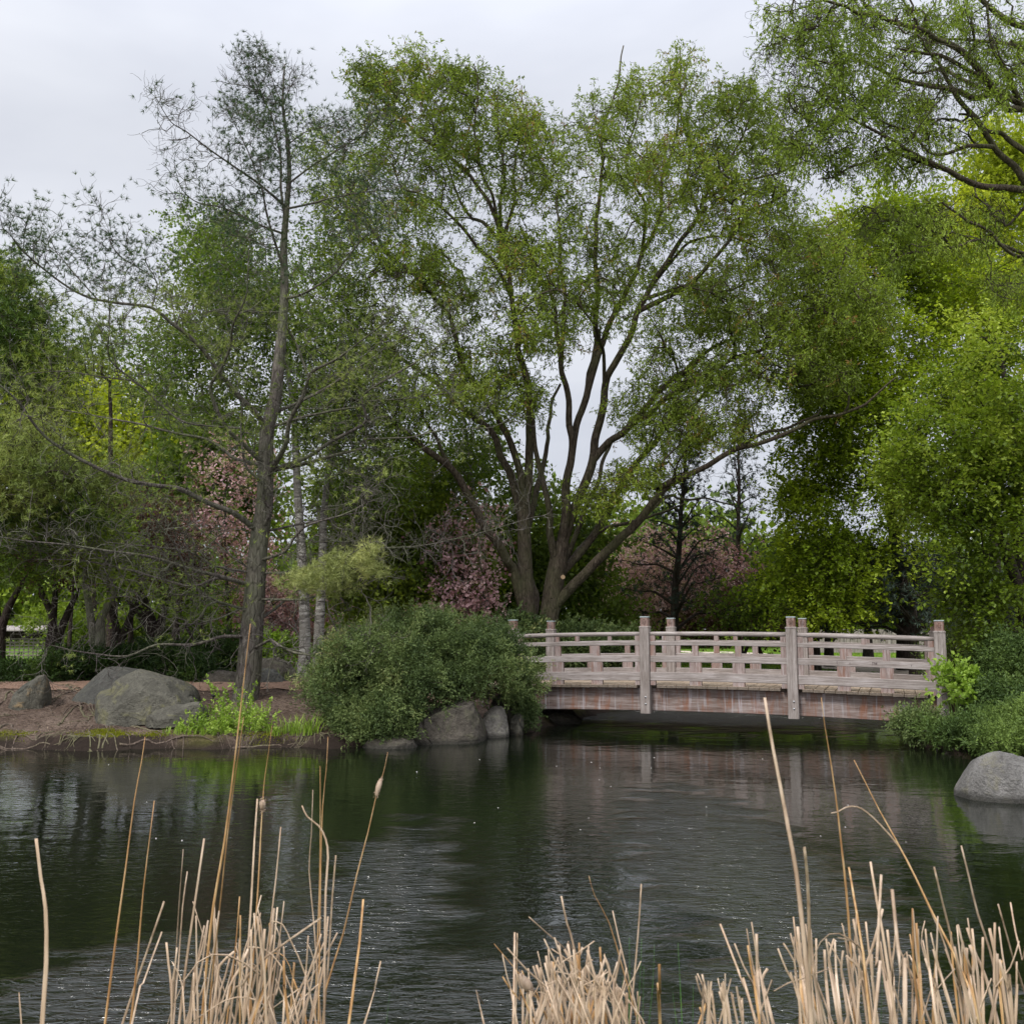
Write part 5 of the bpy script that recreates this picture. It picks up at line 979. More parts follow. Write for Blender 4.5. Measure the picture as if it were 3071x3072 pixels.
# dark austrian-like pines behind the bridge
def conifer(label, u, Y, vtop, vbase, halfw, mat, n=260, dead=0.0, lean=0.0, name='dark_pine', group=None, r0=.16, L=.11, per=12, npt=3, wmat=None, cone=0.75, low=1.0, tk=None, jit=.16, Wn=.022):
    x = Xu(u, Y); t, b = tree_thing(name, label, x, Y, group); b = np.array(b); top = U(u + lean, vtop, Y); H = top[2] - b[2]
    T = Tree(); T.limb([b - (0, 0, .2), b * .75 + top * .25, b * .5 + top * .5, b * .2 + top * .8, top], r0, .02, .03, .35, root=True)
    hw = halfw / 1855 * Y; A = []
    z0 = (1190 - vbase) / 1855 * Y + EYE
    nb = 34
    for i in range(nb):
        f = (i + .5) / nb; z = z0 + (top[2] - .3 - z0) * f; rr = hw * ((1 - f) ** cone * .95 + .08) * rng.uniform(.75, 1.15); az = i * 2.399 + rng.uniform(-.4, .4)
        c = b + (top - b) * ((z - b[2]) / H); e = c + np.array((math.cos(az) * rr, math.sin(az) * rr, rng.uniform(-.02, .16) * rr)); mid = c * .5 + e * .5 - (0, 0, .06 * rr)
        T.limb([c, mid, e], .03 * (1 - f) + .012, .006, .05, .25)
        for q in range(int(n * 1.6 / nb)):
            s_ = rng.uniform(.25, 1.05); A.append(c + (e - c) * s_ + rng.normal(size=3) * (rr * .16, rr * .16, .07 + rr * .03))
    A = np.array(A); T.grow(A, .3, .05, minh=b[2] + .5); E = T.p[T.ends]; D = T.dir[T.ends] + (0, 0, .4)
    wood_objects(T, t, wmat or M['dark_bark'], wmat or M['dark_bark'], sprays(E, 2, 3, .1, nrm(D), .05, .1, .3), .006)
    k = rng.random(len(E)) > dead; tufts(E[k], nrm(D[k]), per, L, Wn, clump_tint(E[k], 1.1, .35, .5), mat, 'needles', t, 1.0, npt, jit); anchor(t, b); return t
conifer('dark blue green pine with bare lower branches behind the bridge\'s middle', 1262, 27, 800, 1160, 125, M['blue_needle'], 330, .35, 35)
conifer('tall dark pine between the willow and the bright green tree', 1392, 31, 800, 1150, 95, M['blue_needle'], 250, .35, 0, r0=.14)
conifer('dark pine standing low under the bright green tree\'s branches', 1560, 27, 1000, 1170, 160, M['blue_needle'], 320, .1, 0, cone=.3)
conifer('dark pine in the shade under the right hand trees', 1720, 24, 1020, 1185, 150, M['blue_needle'], 360, .1, 0, cone=.25)
conifer('small dark pine behind the pond\'s right bank', 1860, 22, 1080, 1210, 110, M['blue_needle'], 260, .1, 0, cone=.3)
# white pines at the far left: plates of soft needles
def plate_pine(label, u, Y, trunk, blobs, mat, r0=.2, L=.15, per=13, npt=4, Wn=.02, cs=.8, base=.5, jit=.17, layer=.55):
    x = Xu(u, Y); t, b = tree_thing('white_pine', label, x, Y); b = np.array(b); T = Tree(); tk = [U(a, c, Y) for a, c in trunk]; tk[0] = b - (0, 0, .2); T.limb(tk, r0, .04, .03, .35, root=True)
    A, _ = blob_pts(blobs); ph = layer * .5 * fbm(A * .3, 2, 12); A[:, 2] = np.round((A[:, 2] + ph) / layer) * layer - ph + rng.normal(size=len(A)) * .07; T.grow(A, .3, .05, minh=b[2] + 1.5); E = T.p[T.ends]; D = T.dir[T.ends] + (0, 0, .5)
    wood_objects(T, t, M['dark_bark'], M['dark_bark'], sprays(E, 2, 3, .1, nrm(D), .05, .1, .3), .005); tufts(E, nrm(D), per, L, Wn, clump_tint(E, cs, .45, base), mat, 'needles', t, 1.0, npt, jit); anchor(t, b)
plate_pine('dense dark green white pine at the left edge', -20, 20, [(-20, 1270), (-22, 1000), (-25, 700), (-20, 470)], [(10, 520, 60, 40, 20, 1.5, 110), (30, 600, 80, 50, 20, 1.5, 170), (70, 660, 80, 50, 20, 1.5, 170), (20, 720, 80, 50, 20, 1.5, 150), (90, 760, 70, 40, 20, 1.5, 90), (-50, 640, 80, 160, 20, 2, 200), (0, 840, 60, 40, 19.5, 1.5, 90), (20, 940, 90, 40, 19, 1.5, 120), (60, 990, 90, 30, 19, 1.2, 90), (150, 960, 80, 30, 19, 1.2, 80), (-40, 900, 80, 100, 20, 1.5, 110)], M['pine_needle_left'])
plate_pine('yellow green soft needled white pine reaching in at left below the darker one', -80, 17.5, [(-90, 1290), (-92, 1000), (-95, 760), (-90, 650)], [(20, 860, 70, 30, 17.5, 1, 130), (90, 880, 80, 26, 17.3, 1, 140), (160, 900, 80, 24, 17.2, 1, 120), (40, 920, 70, 24, 17.3, 1, 100), (-60, 880, 70, 80, 17.5, 1, 120), (220, 925, 50, 18, 17.1, .8, 50), (60, 800, 60, 24, 17.6, 1, 60)], M['sage_needle'], .18, .12, 13, 4, .014, 1.2, .6, .13, .45)
plate_pine('white pine standing further back whose plates show between the left trees', 215, 27, [(215, 1240), (213, 1000), (210, 820), (208, 720)], [(200, 640, 60, 30, 27, 1.5, 60), (150, 690, 70, 26, 27, 1.5, 60), (290, 740, 60, 24, 27, 1.5, 40), (250, 960, 90, 40, 27, 1.5, 80), (160, 1010, 90, 30, 27, 1.5, 80), (60, 1030, 80, 30, 27, 1.5, 60)], M['pine_needle_left'], .18, .17, 13, 4, .026, .8, .6, .22)
# bright yellow-green trees far left
grown_tree('yellow_green_tree', 'bright yellow green tree far behind at left seen through pine branches', (170, 34), [(120, 770, 100, 60, 34, 2, 90), (220, 800, 80, 70, 34, 2, 90), (60, 830, 80, 60, 34, 2, 60), (180, 880, 120, 50, 34, 2, 80), (300, 860, 60, 50, 34, 2, 50)],
    M['yellow_leaf'], M['dark_bark'], r0=.2, n_per=6, steps=5, seg=.16, L=.18, Wd=.12, per=2, spread=.45, tint_amp=.4)
grown_tree('leafy_tree', 'fresh green tree behind the pine trunk on its left', (330, 30), [(380, 870, 70, 50, 30, 2, 90), (330, 930, 60, 50, 30, 2, 60), (420, 940, 60, 50, 30, 2, 60), (370, 800, 60, 40, 30, 2, 40), (460, 860, 50, 50, 30, 2, 45), (240, 950, 60, 40, 30, 2, 30), (480, 960, 50, 60, 30, 2, 40)],
    M['birch_leaf'], M['dark_bark'], r0=.14, n_per=6, steps=5, seg=.13, L=.15, Wd=.1, per=2, spread=.35, tint_amp=.6, tint_base=.65)
# row of dark stemmed cherry trees at left
cher = [('dark forked cherry trunk at the left edge beside the lattice fence', 2, 22, [[(2, 1260, 0), (6, 1180, 0), (30, 1120, 0), (60, 1080, 0)], [(6, 1185, 0), (-5, 1100, 0), (-20, 1040, 0)]], .17),
        ('three forked dark cherry trunk just right of the lattice fence', 93, 23, [[(93, 1262, 0), (97, 1210, 0), (100, 1165, 0), (80, 1120, -.1), (70, 1070, 0)], [(100, 1180, 0), (104, 1130, 0), (104, 1070, 0)], [(103, 1185, 0), (130, 1150, .1), (150, 1110, .2)]], .17),
        ('thin dark stem leaning between two forked trunks at left', 133, 27, [[(130, 1255, 0), (135, 1180, 0), (140, 1100, 0), (143, 1050, 0)]], .08),
        ('grey Y forked trunk rising behind the domed boulders', 190, 20, [[(190, 1270, 0), (190, 1190, 0), (192, 1165, 0), (212, 1120, 0), (208, 1060, 0), (200, 1000, 0)], [(190, 1185, 0), (165, 1120, 0), (162, 1070, 0), (170, 1010, 0)]], .15),
        ('dark twisted cherry trunk with crossing limbs left of the pine', 212, 24, [[(210, 1250, 0), (220, 1185, 0), (205, 1140, 0), (215, 1080, 0)], [(222, 1195, 0), (250, 1150, 0), (270, 1090, 0)]], .16),
        ('straight dark stem behind the twisted cherry trunk', 245, 26, [[(246, 1245, 0), (248, 1180, 0), (246, 1100, 0), (240, 1030, 0)]], .10),
        ('stout dark cherry trunk nearest the pine with a spreading top', 290, 24, [[(291, 1245, 0), (291, 1190, 0), (278, 1150, 0), (262, 1100, 0), (250, 1050, 0)], [(291, 1195, 0), (310, 1150, 0), (330, 1090, .2)], [(280, 1155, 0), (250, 1140, 0), (215, 1130, 0)]], .21)]
for i, (lab, u, Y, tk, r0) in enumerate(cher):
    grown_tree('cherry_tree', lab, (u, Y), [(u - 20, 1020, 60, 34, Y, 1.5, 40), (u + 40, 1060, 60, 24, Y, 1.5, 36), (u + 10, 985, 60, 34, Y, 1.5, 26)] if i not in (2, 5) else [(u, 1010, 40, 30, Y, 1, 20)],
               M['purple_leaf'] if i in (1, 4, 5, 6) else M['birch_leaf'], M['grey_bark'] if i == 3 else M['dark_bark'], trunk=tk, r0=r0, n_per=6, steps=5, seg=.1, L=.09, Wd=.06, per=2, spread=.3, group='row of cherry trees at left', tint_amp=.6, minh=1.3)
# thin multi-stem shrub trees between cherry and pine
grown_tree('small_tree', 'thin many-stemmed small tree just left of the pine trunk', (385, 23), [(360, 1130, 40, 40, 23, 1, 30), (420, 1120, 30, 40, 23, 1, 20)], M['birch_leaf'], M['dark_bark'],
    trunk=[[(372, 1255, 0), (365, 1210, 0), (350, 1180, 0), (340, 1150, 0)], [(372, 1250, 0), (395, 1200, 0), (398, 1140, 0)], [(372, 1240, 0), (380, 1180, 0), (392, 1100, 0)]], r0=.06, n_per=4, steps=4, seg=.1, L=.08, Wd=.05, spread=.3)
# blossoming crab apples
for lab, u, Y, bl, mt in [
    ('pink blossoming crabapple left of the leaning birch stem', 870, 23.2, [(875, 1010, 34, 40, 23.2, .8, 18), (880, 1090, 36, 34, 23.2, .8, 20), (850, 1135, 50, 20, 23, .8, 24), (905, 1135, 24, 24, 23, .6, 12)], 'pink'),
    ('wide pink blossoming crabapple behind the bridge between willow and pine', 1240, 30.5, [(1180, 1090, 60, 40, 30, 1.5, 70), (1260, 1070, 60, 50, 30, 1.5, 80), (1340, 1080, 60, 50, 30, 1.5, 80), (1210, 1140, 60, 30, 29.5, 1.5, 50), (1300, 1140, 80, 30, 29.5, 1.5, 60), (1390, 1120, 40, 40, 30, 1.5, 40)], 'pink'),
    ('pink blossoming crabapple seen between the pine trunk and the birches', 530, 27, [(520, 1150, 40, 30, 27, 1, 60), (560, 1180, 40, 25, 27, 1, 50), (610, 1160, 30, 30, 27, 1, 40), (480, 1120, 40, 40, 27, 1, 40), (510, 1200, 40, 20, 27, 1, 40)], 'pink'),
    ('tall pink blossoming tree high behind the pine trunk', 430, 26, [(430, 885, 50, 22, 26, 1, 14), (470, 915, 40, 22, 26, 1, 12), (420, 1000, 60, 50, 26, 1.5, 26), (340, 1010, 60, 40, 26, 1.5, 22), (470, 1060, 40, 30, 25, 1, 16)], 'pink'),
    ('purple leaved plum tree behind the bridge right of the willow', 1430, 29, [(1400, 1150, 50, 25, 29, 1, 50), (1460, 1160, 40, 20, 29, 1, 40), (1330, 1170, 60, 15, 29, 1, 40)], 'purple_leaf')]:
    grown_tree('crabapple_tree', lab, (u, Y), bl, M[mt], M['dark_bark'], r0=.09, n_per=6, steps=4, seg=.11, L=.085, Wd=.075, per=2, spread=.35, tint_amp=.5, tint_base=.45, minh=.6, cs=1.5)
# trunks seen beyond the bridge rails
grown_tree('park_tree', 'park tree with a dark straight trunk seen over the bridge\'s right panel', (1535, 25), [(1535, 1090, 60, 40, 25, 1.5, 60), (1600, 1120, 60, 30, 25, 1.5, 50), (1480, 1110, 50, 30, 25, 1.5, 40)], M['maple_leaf'], M['dark_bark'], trunk=[[(1535, 1255, 0), (1535, 1180, 0), (1535, 1100, 0), (1540, 1020, 0)]], r0=.16, n_per=5, steps=5, seg=.1, L=.11, Wd=.08, spread=.35, flat_up=.4)
grown_tree('park_tree', 'dark trunked park tree seen through the rails near the bridge\'s right end', (1635, 29), [(1635, 1110, 60, 34, 29, 1.5, 40), (1700, 1120, 60, 24, 29, 1.5, 30)], M['dark_leaf'], M['dark_bark'], trunk=[[(1638, 1245, 0), (1636, 1190, 0), (1634, 1100, 0)]], r0=.2, n_per=5, steps=5, seg=.12, L=.12, Wd=.08, spread=.35)
grown_tree('park_tree', 'slender crooked dark tree on the lawn behind the bridge\'s middle panel', (1400, 27), [(1380, 1150, 50, 30, 27, 1, 40), (1430, 1140, 40, 30, 27, 1, 30)], M['dark_leaf'], M['dark_bark'], trunk=[[(1402, 1250, 0), (1396, 1215, 0), (1375, 1180, 0), (1360, 1150, 0)], [(1398, 1220, 0), (1420, 1190, 0), (1440, 1150, 0)]], r0=.07, n_per=5, steps=4, seg=.11, L=.1, Wd=.07, spread=.3)
# far-off wood closing the park
def far_wood():
    n = 2600; x = rng.uniform(-62, 62, n); y = 52 + 0.004 * x * x + rng.uniform(0, 12, n); z = 0.8 + rng.uniform(0, 1, n) ** 0.8 * (5.6 + 2.2 * fbm(np.stack([x * .16, x * 0, x * 0], 1), 3, 5))
    A = np.stack([x, y, z], 1); S = sprays(A, 6, 4, .45, None, .8, 0, .5)
    o = leaves_on(S, 2, .5, .34, np.repeat(clump_tint(A, .25, .5, .45), 6), M['dark_leaf'], 'far_wood', None, 1, 0, 0, .2); tag(o, 'far-off dark green wood closing the view beyond the park lawn', 'wood', None, 'stuff')
far_wood()
# ================================================================== BUSHES AND GROUND PLANTS
BN = dict(near=.13)
def bush(name, label, base_uY, blobs, mat, group=None, n_per=8, steps=4, seg=.05, L=.06, Wd=.022, per=3, bark=None, tint_amp=.5, tint_base=.45, up=.5, spread=.06, cs=2.2, cat='bush', curl=.35, grav=.0, part='foliage', shape='leaf', r0=.04, minh=.02, flat_up=0., dn=.12):
    u, Y = base_uY; x = Xu(u, Y); t, b = tree_thing(name, label, x, Y, group, cat); b = np.array(b)
    pts = []; dr = []
    for (bu, bv, ru, rv, bY, dY, n) in blobs:
        c = U(bu, bv, bY); k = bY / 1855.; R3 = np.array((ru * k, dY, rv * k)); q = rand_dirs(n, .25) * rng.uniform(.55, 1.05, (n, 1))
        p = c + q * R3; p = p + nrm(q) * (dn * fbm(p * 2.3, 3, 8))[:, None]; pts.append(p); dr.append(nrm(q / R3 * R3.mean()) + (0, 0, up))
    A = np.concatenate(pts); D = nrm(np.concatenate(dr)); k = A[:, 2] > np.maximum(ground_z(A[:, 0], A[:, 1]), 0.0) + .03; A = A[k]; D = D[k]
    T = Tree(); T.limb([b - (0, 0, .1), b + (0, 0, .12), b * .7 + A.mean(0) * .3 + (0, 0, .1)], r0, r0 * .6, 0, .1, root=True)
    sub = rng.choice(len(A), min(len(A), 420), False); T.grow(A[sub], .2, .03, minh=b[2] + minh); wood_objects(T, t, bark or M['dark_bark'], bark or M['dark_bark'], None, names=('stem', 'branches'))
    S = sprays(A, n_per, steps, seg, D, spread, grav, curl); leaves_on(S, per, L, Wd, np.repeat(np.clip(clump_tint(A, cs, tint_amp, tint_base), 0, 1), n_per), mat, part, t, .7, flat_up, 0, .008, 0, shape); anchor(t, b); return t
YJ = 15.5
bush('juniper_bush', 'large feathery green juniper bush spilling over rocks at the bridge\'s left end', (800, 16.2), [
    (690, 1262, 92, 74, YJ + .3, 1.0, 260), (780, 1232, 90, 62, YJ + .6, 1.0, 230), (880, 1232, 90, 60, YJ + .8, 1.0, 240), (945, 1265, 62, 60, YJ + .9, .7, 150), (640, 1300, 55, 58, YJ, .8, 130), (768, 1286, 104, 62, YJ + .2, 1.1, 240), (900, 1268, 84, 38, YJ + .5, .7, 140), (985, 1300, 26, 50, YJ + 1.2, .4, 70),
    (690, 1345, 70, 45, YJ - .4, .7, 130), (722, 1345, 50, 38, YJ - .5, .6, 100), (660, 1375, 40, 24, YJ - .5, .4, 40), (702, 1376, 38, 17, YJ - .7, .4, 40), (1000, 1345, 16, 34, YJ + 1.0, .3, 26)],
    M['juniper'], n_per=11, steps=4, seg=.045, L=.042, Wd=.015, per=3, r0=.06, dn=.30, tint_amp=.55)
bush('juniper_bush', 'green juniper bush seen behind the bridge\'s left panel', (1075, 22.6), [(1020, 1215, 60, 30, 22.4, .8, 90), (1100, 1218, 60, 28, 22.6, .8, 90), (1180, 1225, 50, 24, 23.0, .7, 70), (1060, 1240, 60, 30, 22, .6, 70), (1150, 1248, 60, 20, 22.8, .5, 60), (975, 1205, 36, 26, 21.0, .6, 50)], M['juniper'], n_per=7, steps=4, seg=.08, L=.085, Wd=.035, per=3)
bush('juniper_bush', 'tall dark green juniper mound at the right edge above the pond', (1900, 14.8), [(1905, 1268, 48, 56, 15.2, .8, 200), (1965, 1262, 60, 66, 14.8, 1.0, 160), (1880, 1325, 36, 34, 14.6, .6, 90), (1940, 1335, 60, 46, 14.4, .8, 150)], M['juniper_right'], n_per=9, steps=4, seg=.045, L=.05, Wd=.02, per=3, tint_amp=.4, tint_base=.35)
bush('juniper_bush', 'low spreading bright green juniper overhanging the water at right', (1840, 14.2), [(1905, 1382, 80, 20, 13.5, .5, 180), (1830, 1382, 46, 15, 13.7, .35, 100), (1780, 1384, 30, 9, 13.9, .25, 40), (1880, 1360, 50, 14, 13.9, .4, 80), (1960, 1372, 50, 30, 13.3, .5, 90), (1880, 1400, 44, 9, 13.1, .3, 50)], M['juniper_right'], n_per=9, steps=4, seg=.045, L=.045, Wd=.016, per=3, tint_base=.6)
bush('juniper_bush', 'blue green juniper spray poking out under the bridge\'s right beam', (1760, 14.9), [(1728, 1366, 20, 8, 14.6, .2, 34), (1750, 1376, 16, 7, 14.5, .2, 20), (1706, 1360, 10, 4, 14.6, .15, 10)], M['juniper'], n_per=8, steps=4, seg=.045, L=.05, Wd=.018, per=3, tint_base=.6)
bush('brown_shrub', 'brownish olive shrub behind the bridge\'s right end post', (1815, 18.2), [(1800, 1228, 40, 36, 18, .7, 70), (1850, 1215, 40, 30, 18.4, .7, 60), (1790, 1262, 40, 30, 17.6, .5, 50), (1840, 1262, 40, 34, 17.5, .5, 50)], M['sage_needle'], n_per=6, steps=4, seg=.07, L=.06, Wd=.02, per=2, tint_base=.1, tint_amp=.3)
bush('leafy_shrub', 'fresh bright green leafy shrub beside the bridge\'s right end post', (1800, 15.0), [(1806, 1276, 11, 11, 15.0, .2, 13), (1812, 1290, 12, 9, 14.9, .2, 10), (1788, 1300, 10, 8, 14.7, .15, 8), (1776, 1282, 5, 8, 14.9, .06, 3), (1791, 1248, 3, 8, 15.0, .06, 3)], M['fresh_leaf'], n_per=5, steps=3, seg=.05, L=.075, Wd=.05, per=2, flat_up=.5, tint_base=.6)
# dark yew hedge behind the boulders
for lab, u, Y, bl in [('dark low yew hedge at the left edge behind the small leaning boulder', 30, 19.6, [(-20, 1285, 60, 22, 19.6, .7, 90), (40, 1284, 60, 20, 19.6, .7, 90), (90, 1280, 30, 18, 19.6, .6, 40)]),
                      ('dark spreading yew bush behind the blue grey boulder', 140, 19.6, [(120, 1270, 40, 30, 19.4, .7, 80), (170, 1262, 45, 30, 19.8, .7, 90), (215, 1258, 40, 24, 20, .6, 60)]),
                      ('dark yew bush spilling right of the large lichen boulder', 345, 19.3, [(290, 1248, 50, 22, 20.2, .6, 80), (340, 1262, 44, 30, 19.6, .7, 90), (375, 1276, 30, 20, 19.0, .5, 50), (250, 1252, 40, 16, 20.4, .5, 40)]),
                      ('dark rounded yew bush left of the pine trunk', 405, 22.5, [(380, 1236, 40, 24, 22.5, .7, 80), (425, 1232, 34, 24, 22.5, .7, 70), (400, 1250, 44, 12, 22, .6, 40)])]:
    bush('yew_bush', lab, (u, Y), bl, M['yew'], 'dark yew bushes behind the boulders', n_per=8, steps=4, seg=.06, L=.06, Wd=.022, per=3, tint_amp=.55, tint_base=.35)
bush('leafy_shrub', 'bright green shrub beside the pine trunk behind the brown brow boulder', (505, 22.5), [(500, 1222, 26, 18, 22.5, .4, 40), (530, 1225, 20, 12, 22.5, .4, 24)], M['fresh_leaf'], n_per=6, steps=4, seg=.07, L=.08, Wd=.05, per=2)
bush('leafy_shrub', 'yellow green shrubbery on the lawn between the dark cherry stems', (165, 27), [(150, 1215, 40, 30, 29, .8, 70), (200, 1205, 40, 36, 30, .8, 80), (260, 1195, 40, 36, 31, .8, 80), (330, 1190, 50, 36, 32, .8, 80), (390, 1195, 40, 34, 32, .8, 60), (110, 1175, 60, 22, 33, .8, 50)], M['birch_leaf'], n_per=6, steps=4, seg=.11, L=.11, Wd=.07, per=2, tint_base=.8)
# weeds round the pine's foot
def stems_plant(name, label, x, y, n, h, mat, L=.05, Wd=.028, lean=.25, leafn=16, cat='plant', rad=.18):
    t = thing(name, label, cat, (x, y, gz(x, y))); SS = []; 
    a = rng.uniform(0, 6.28, n); r = rad * np.sqrt(rng.random(n)); b = np.stack([r * np.cos(a), r * np.sin(a), a * 0 - .02], 1); d = nrm(np.stack([rng.normal(size=n) * lean, rng.normal(size=n) * lean, np.ones(n)], 1)); q = [b]
    hh = h * rng.uniform(.5, 1.1, (n, 1))
    for i in range(leafn): d = nrm(d + rng.normal(size=(n, 3)) * .12); q.append(q[-1] + d * hh / leafn)
    S = np.stack(q, 1); V, F = twig_tubes(S, .004, 4); link('stems', mesh_np('stems', V, F, M['fresh_leaf'], True, {'tint': np.full(len(V), .3)}), t)
    leaves_on(S, 3, L, Wd, rng.uniform(.2, .9, n), mat, 'leaves', t, 1.6, .3, .1, .01, 2); return t
stems_plant('leafy_weed', 'tall leafy green sapling left of the pine trunk\'s foot', P(672, 2120, 15.9)[0], 15.9, 3, .95, M['fresh_leaf'], .055, .035, .1, 20, rad=.05)
stems_plant('leafy_weed', 'leafy green sapling growing against the pine trunk\'s foot', P(745, 2150, 15.7)[0], 15.7, 5, .75, M['fresh_leaf'], .05, .032, .18, 18, rad=.12)
for i, (sx, Y, n, h) in enumerate([(640, 15.3, 10, .5), (700, 15.1, 16, .5), (765, 15.2, 14, .5), (735, 14.9, 16, .38), (600, 15.0, 12, .3), (560, 14.9, 10, .22), (800, 14.95, 10, .3), (655, 14.85, 14, .3), (690, 14.75, 12, .26)]):
    tag(stems_plant('leafy_weed', 'low green weeds growing on the bank below the pine trunk', P(sx, 2180, Y)[0], Y, n, h, M['fresh_leaf'], .045, .024, .35, 12, rad=.25), group='weeds below the pine trunk')
stems_plant('leafy_weed', 'pale sprig of weeds left of the tall sapling', P(620, 2110, 15.8)[0], 15.8, 4, .4, M['fresh_leaf'], .035, .02, .3, 12)
def blade_tuft(name, label, x, y, n, h, mat, wid=.012, lean=.5, rad=.12, group=None, z=None, cat='grass tuft', part_tint=(.2, .9)):
    z = gz(x, y) if z is None else z
    a = rng.uniform(0, 6.28, n); r = rad * np.sqrt(rng.random(n)); k = 7; V = np.zeros((n, k, 2, 3)); out_ = np.stack([np.cos(a), np.sin(a), a * 0], 1)
    ln = rng.uniform(.2, 1, n) * lean; hh = h * rng.uniform(.6, 1.1, n); b = np.stack([r * np.cos(a), r * np.sin(a), a * 0 - .02], 1)
    az = a + rng.normal(size=n) * .8; o = np.stack([np.cos(az), np.sin(az), az * 0], 1); sd = np.stack([-np.sin(az), np.cos(az), az * 0], 1)
    for i in range(k):
        t_ = i / (k - 1); c = b + o * (ln * hh * t_ ** 1.8)[:, None] + np.array((0, 0, 1.)) * (hh * (t_ - .45 * ln * t_ ** 2.5))[:, None]; w_ = wid * (1 - t_ ** 2) * .5 + .0006
        V[:, i, 0] = c - sd * w_; V[:, i, 1] = c + sd * w_
    i0 = (np.arange(n)[:, None] * k + np.arange(k - 1)).ravel() * 2; F = np.stack([i0, i0 + 1, i0 + 3, i0 + 2], 1)
    me = mesh_np(name, V.reshape(-1, 3), F, mat, True, {'tint': np.repeat(rng.uniform(*part_tint, n), k * 2)}); o_ = link(name, me); o_.location = (x, y, z); return tag(o_, label, cat, group)
for sx, Y in ((872, 14.9), (905, 14.85), (935, 14.9)): blade_tuft('grass_tuft', 'arching green grass tuft on the bank left of the juniper', P(sx, 2190, Y)[0], Y, 46, .36, M['fresh_leaf'], .012, .7, .14, 'arching grass tufts left of the juniper')
for sx, Y in ((560, 14.75), (600, 14.7), (640, 14.75), (830, 14.8), (520, 14.75)): blade_tuft('grass_tuft', 'short green grass tuft at the waterline below the pine', P(sx, 2190, Y)[0], Y, 36, .17, M['fresh_leaf'], .010, .6, .16, 'short grass tufts at the waterline')
blade_tuft('iris_plant', 'dark green iris leaves beside the pale stone under the bridge\'s right end', P(2868, 2120, 14.6)[0], 14.6, 26, .62, M['juniper_right'], .022, .35, .12, cat='plant')
blade_tuft('iris_plant', 'small green iris clump between the boulders behind the pine trunk', P(850, 2035, 19.4)[0], 19.4, 26, .34, M['juniper'], .02, .4, .14, cat='plant')
def scatter_grass(name, label, pts, h, mat, wid, tint=(.1, .9)):
    n = len(pts); b = np.stack([pts[:, 0], pts[:, 1], ground_z(pts[:, 0], pts[:, 1]) - .005], 1); d = nrm(np.stack([rng.normal(size=n) * .35, rng.normal(size=n) * .35, np.ones(n)], 1))
    o = leaf_object(name, b, d, h * rng.uniform(.5, 1.2, n), wid, rng.uniform(*tint, n), mat, None, 0, 'needle'); return tag(o, label, None, None, 'stuff')
q = np.stack([rng.uniform(-6, 16, 60000), 22.6 + rng.uniform(0, 1, 60000) ** 1.5 * 24], 1); q = q[pond_dist(q[:, 0], q[:, 1]) > .25]
pathc = catmull(np.array([(7.3, 15.9, 0), (8.6, 17.5, 0), (10.3, 19.5, 0), (10.7, 22, 0), (9.3, 25.5, 0), (8.5, 29, 0), (9.5, 34, 0), (10.0, 40, 0), (6, 47, 0)]), .5)[:, :2]
dd = np.min(np.linalg.norm(q[:, None] - pathc[None], axis=2), axis=1); q = q[dd > .9]
scatter_grass('lawn_grass', 'green mown lawn grass beyond the bridge', q, .07, M['grass_blade'], .02, (.3, 1.0))
q = np.stack([rng.uniform(-16, -3, 40000), 23.5 + rng.uniform(0, 1, 40000) * 14], 1); scatter_grass('lawn_grass', 'green lawn grass beyond the hedge at left', q, .07, M['grass_blade'], .02, (.3, 1.0))
# bright moss cushions on the bank's edge
mp_ = []
for sx, wd_, n in ((325, .36, 2800), (470, .22, 600), (15, .2, 400), (75, .15, 300), (800, .5, 900)):
    c = P(sx, 2190, 14.75)[0]; mp_.append(np.stack([c + rng.normal(size=n) * wd_ * .5, 14.72 + rng.normal(size=n) * .13], 1))
q = np.concatenate(mp_); dd = pond_dist(q[:, 0], q[:, 1]); q = q[(dd > .08)]; scatter_grass('moss', 'yellow green moss cushions along the bank\'s edge', q, .035, M['moss'], .012, (.2, .9))
# litter on the bank
n = 17000; q = np.stack([rng.uniform(-9.5, -1.6, n), rng.uniform(14.6, 19.2, n)], 1); q = q[pond_dist(q[:, 0], q[:, 1]) > .2]
b = np.stack([q[:, 0], q[:, 1], ground_z(q[:, 0], q[:, 1]) + .006], 1); d = rand_dirs(len(q)) * (1, 1, .12)
LM = m_leaf('litter', [(0, (.06, .042, .032)), (.5, (.17, .12, .09)), (1, (.34, .27, .2))], .1, .02)
tag(leaf_object('leaf_litter', b, d, .055 * rng.uniform(.3, 1.4, len(q)), .014, rng.random(len(q)), LM, None, .8), 'fallen needles and bark bits strewn over the bare bank', None, None, 'stuff')

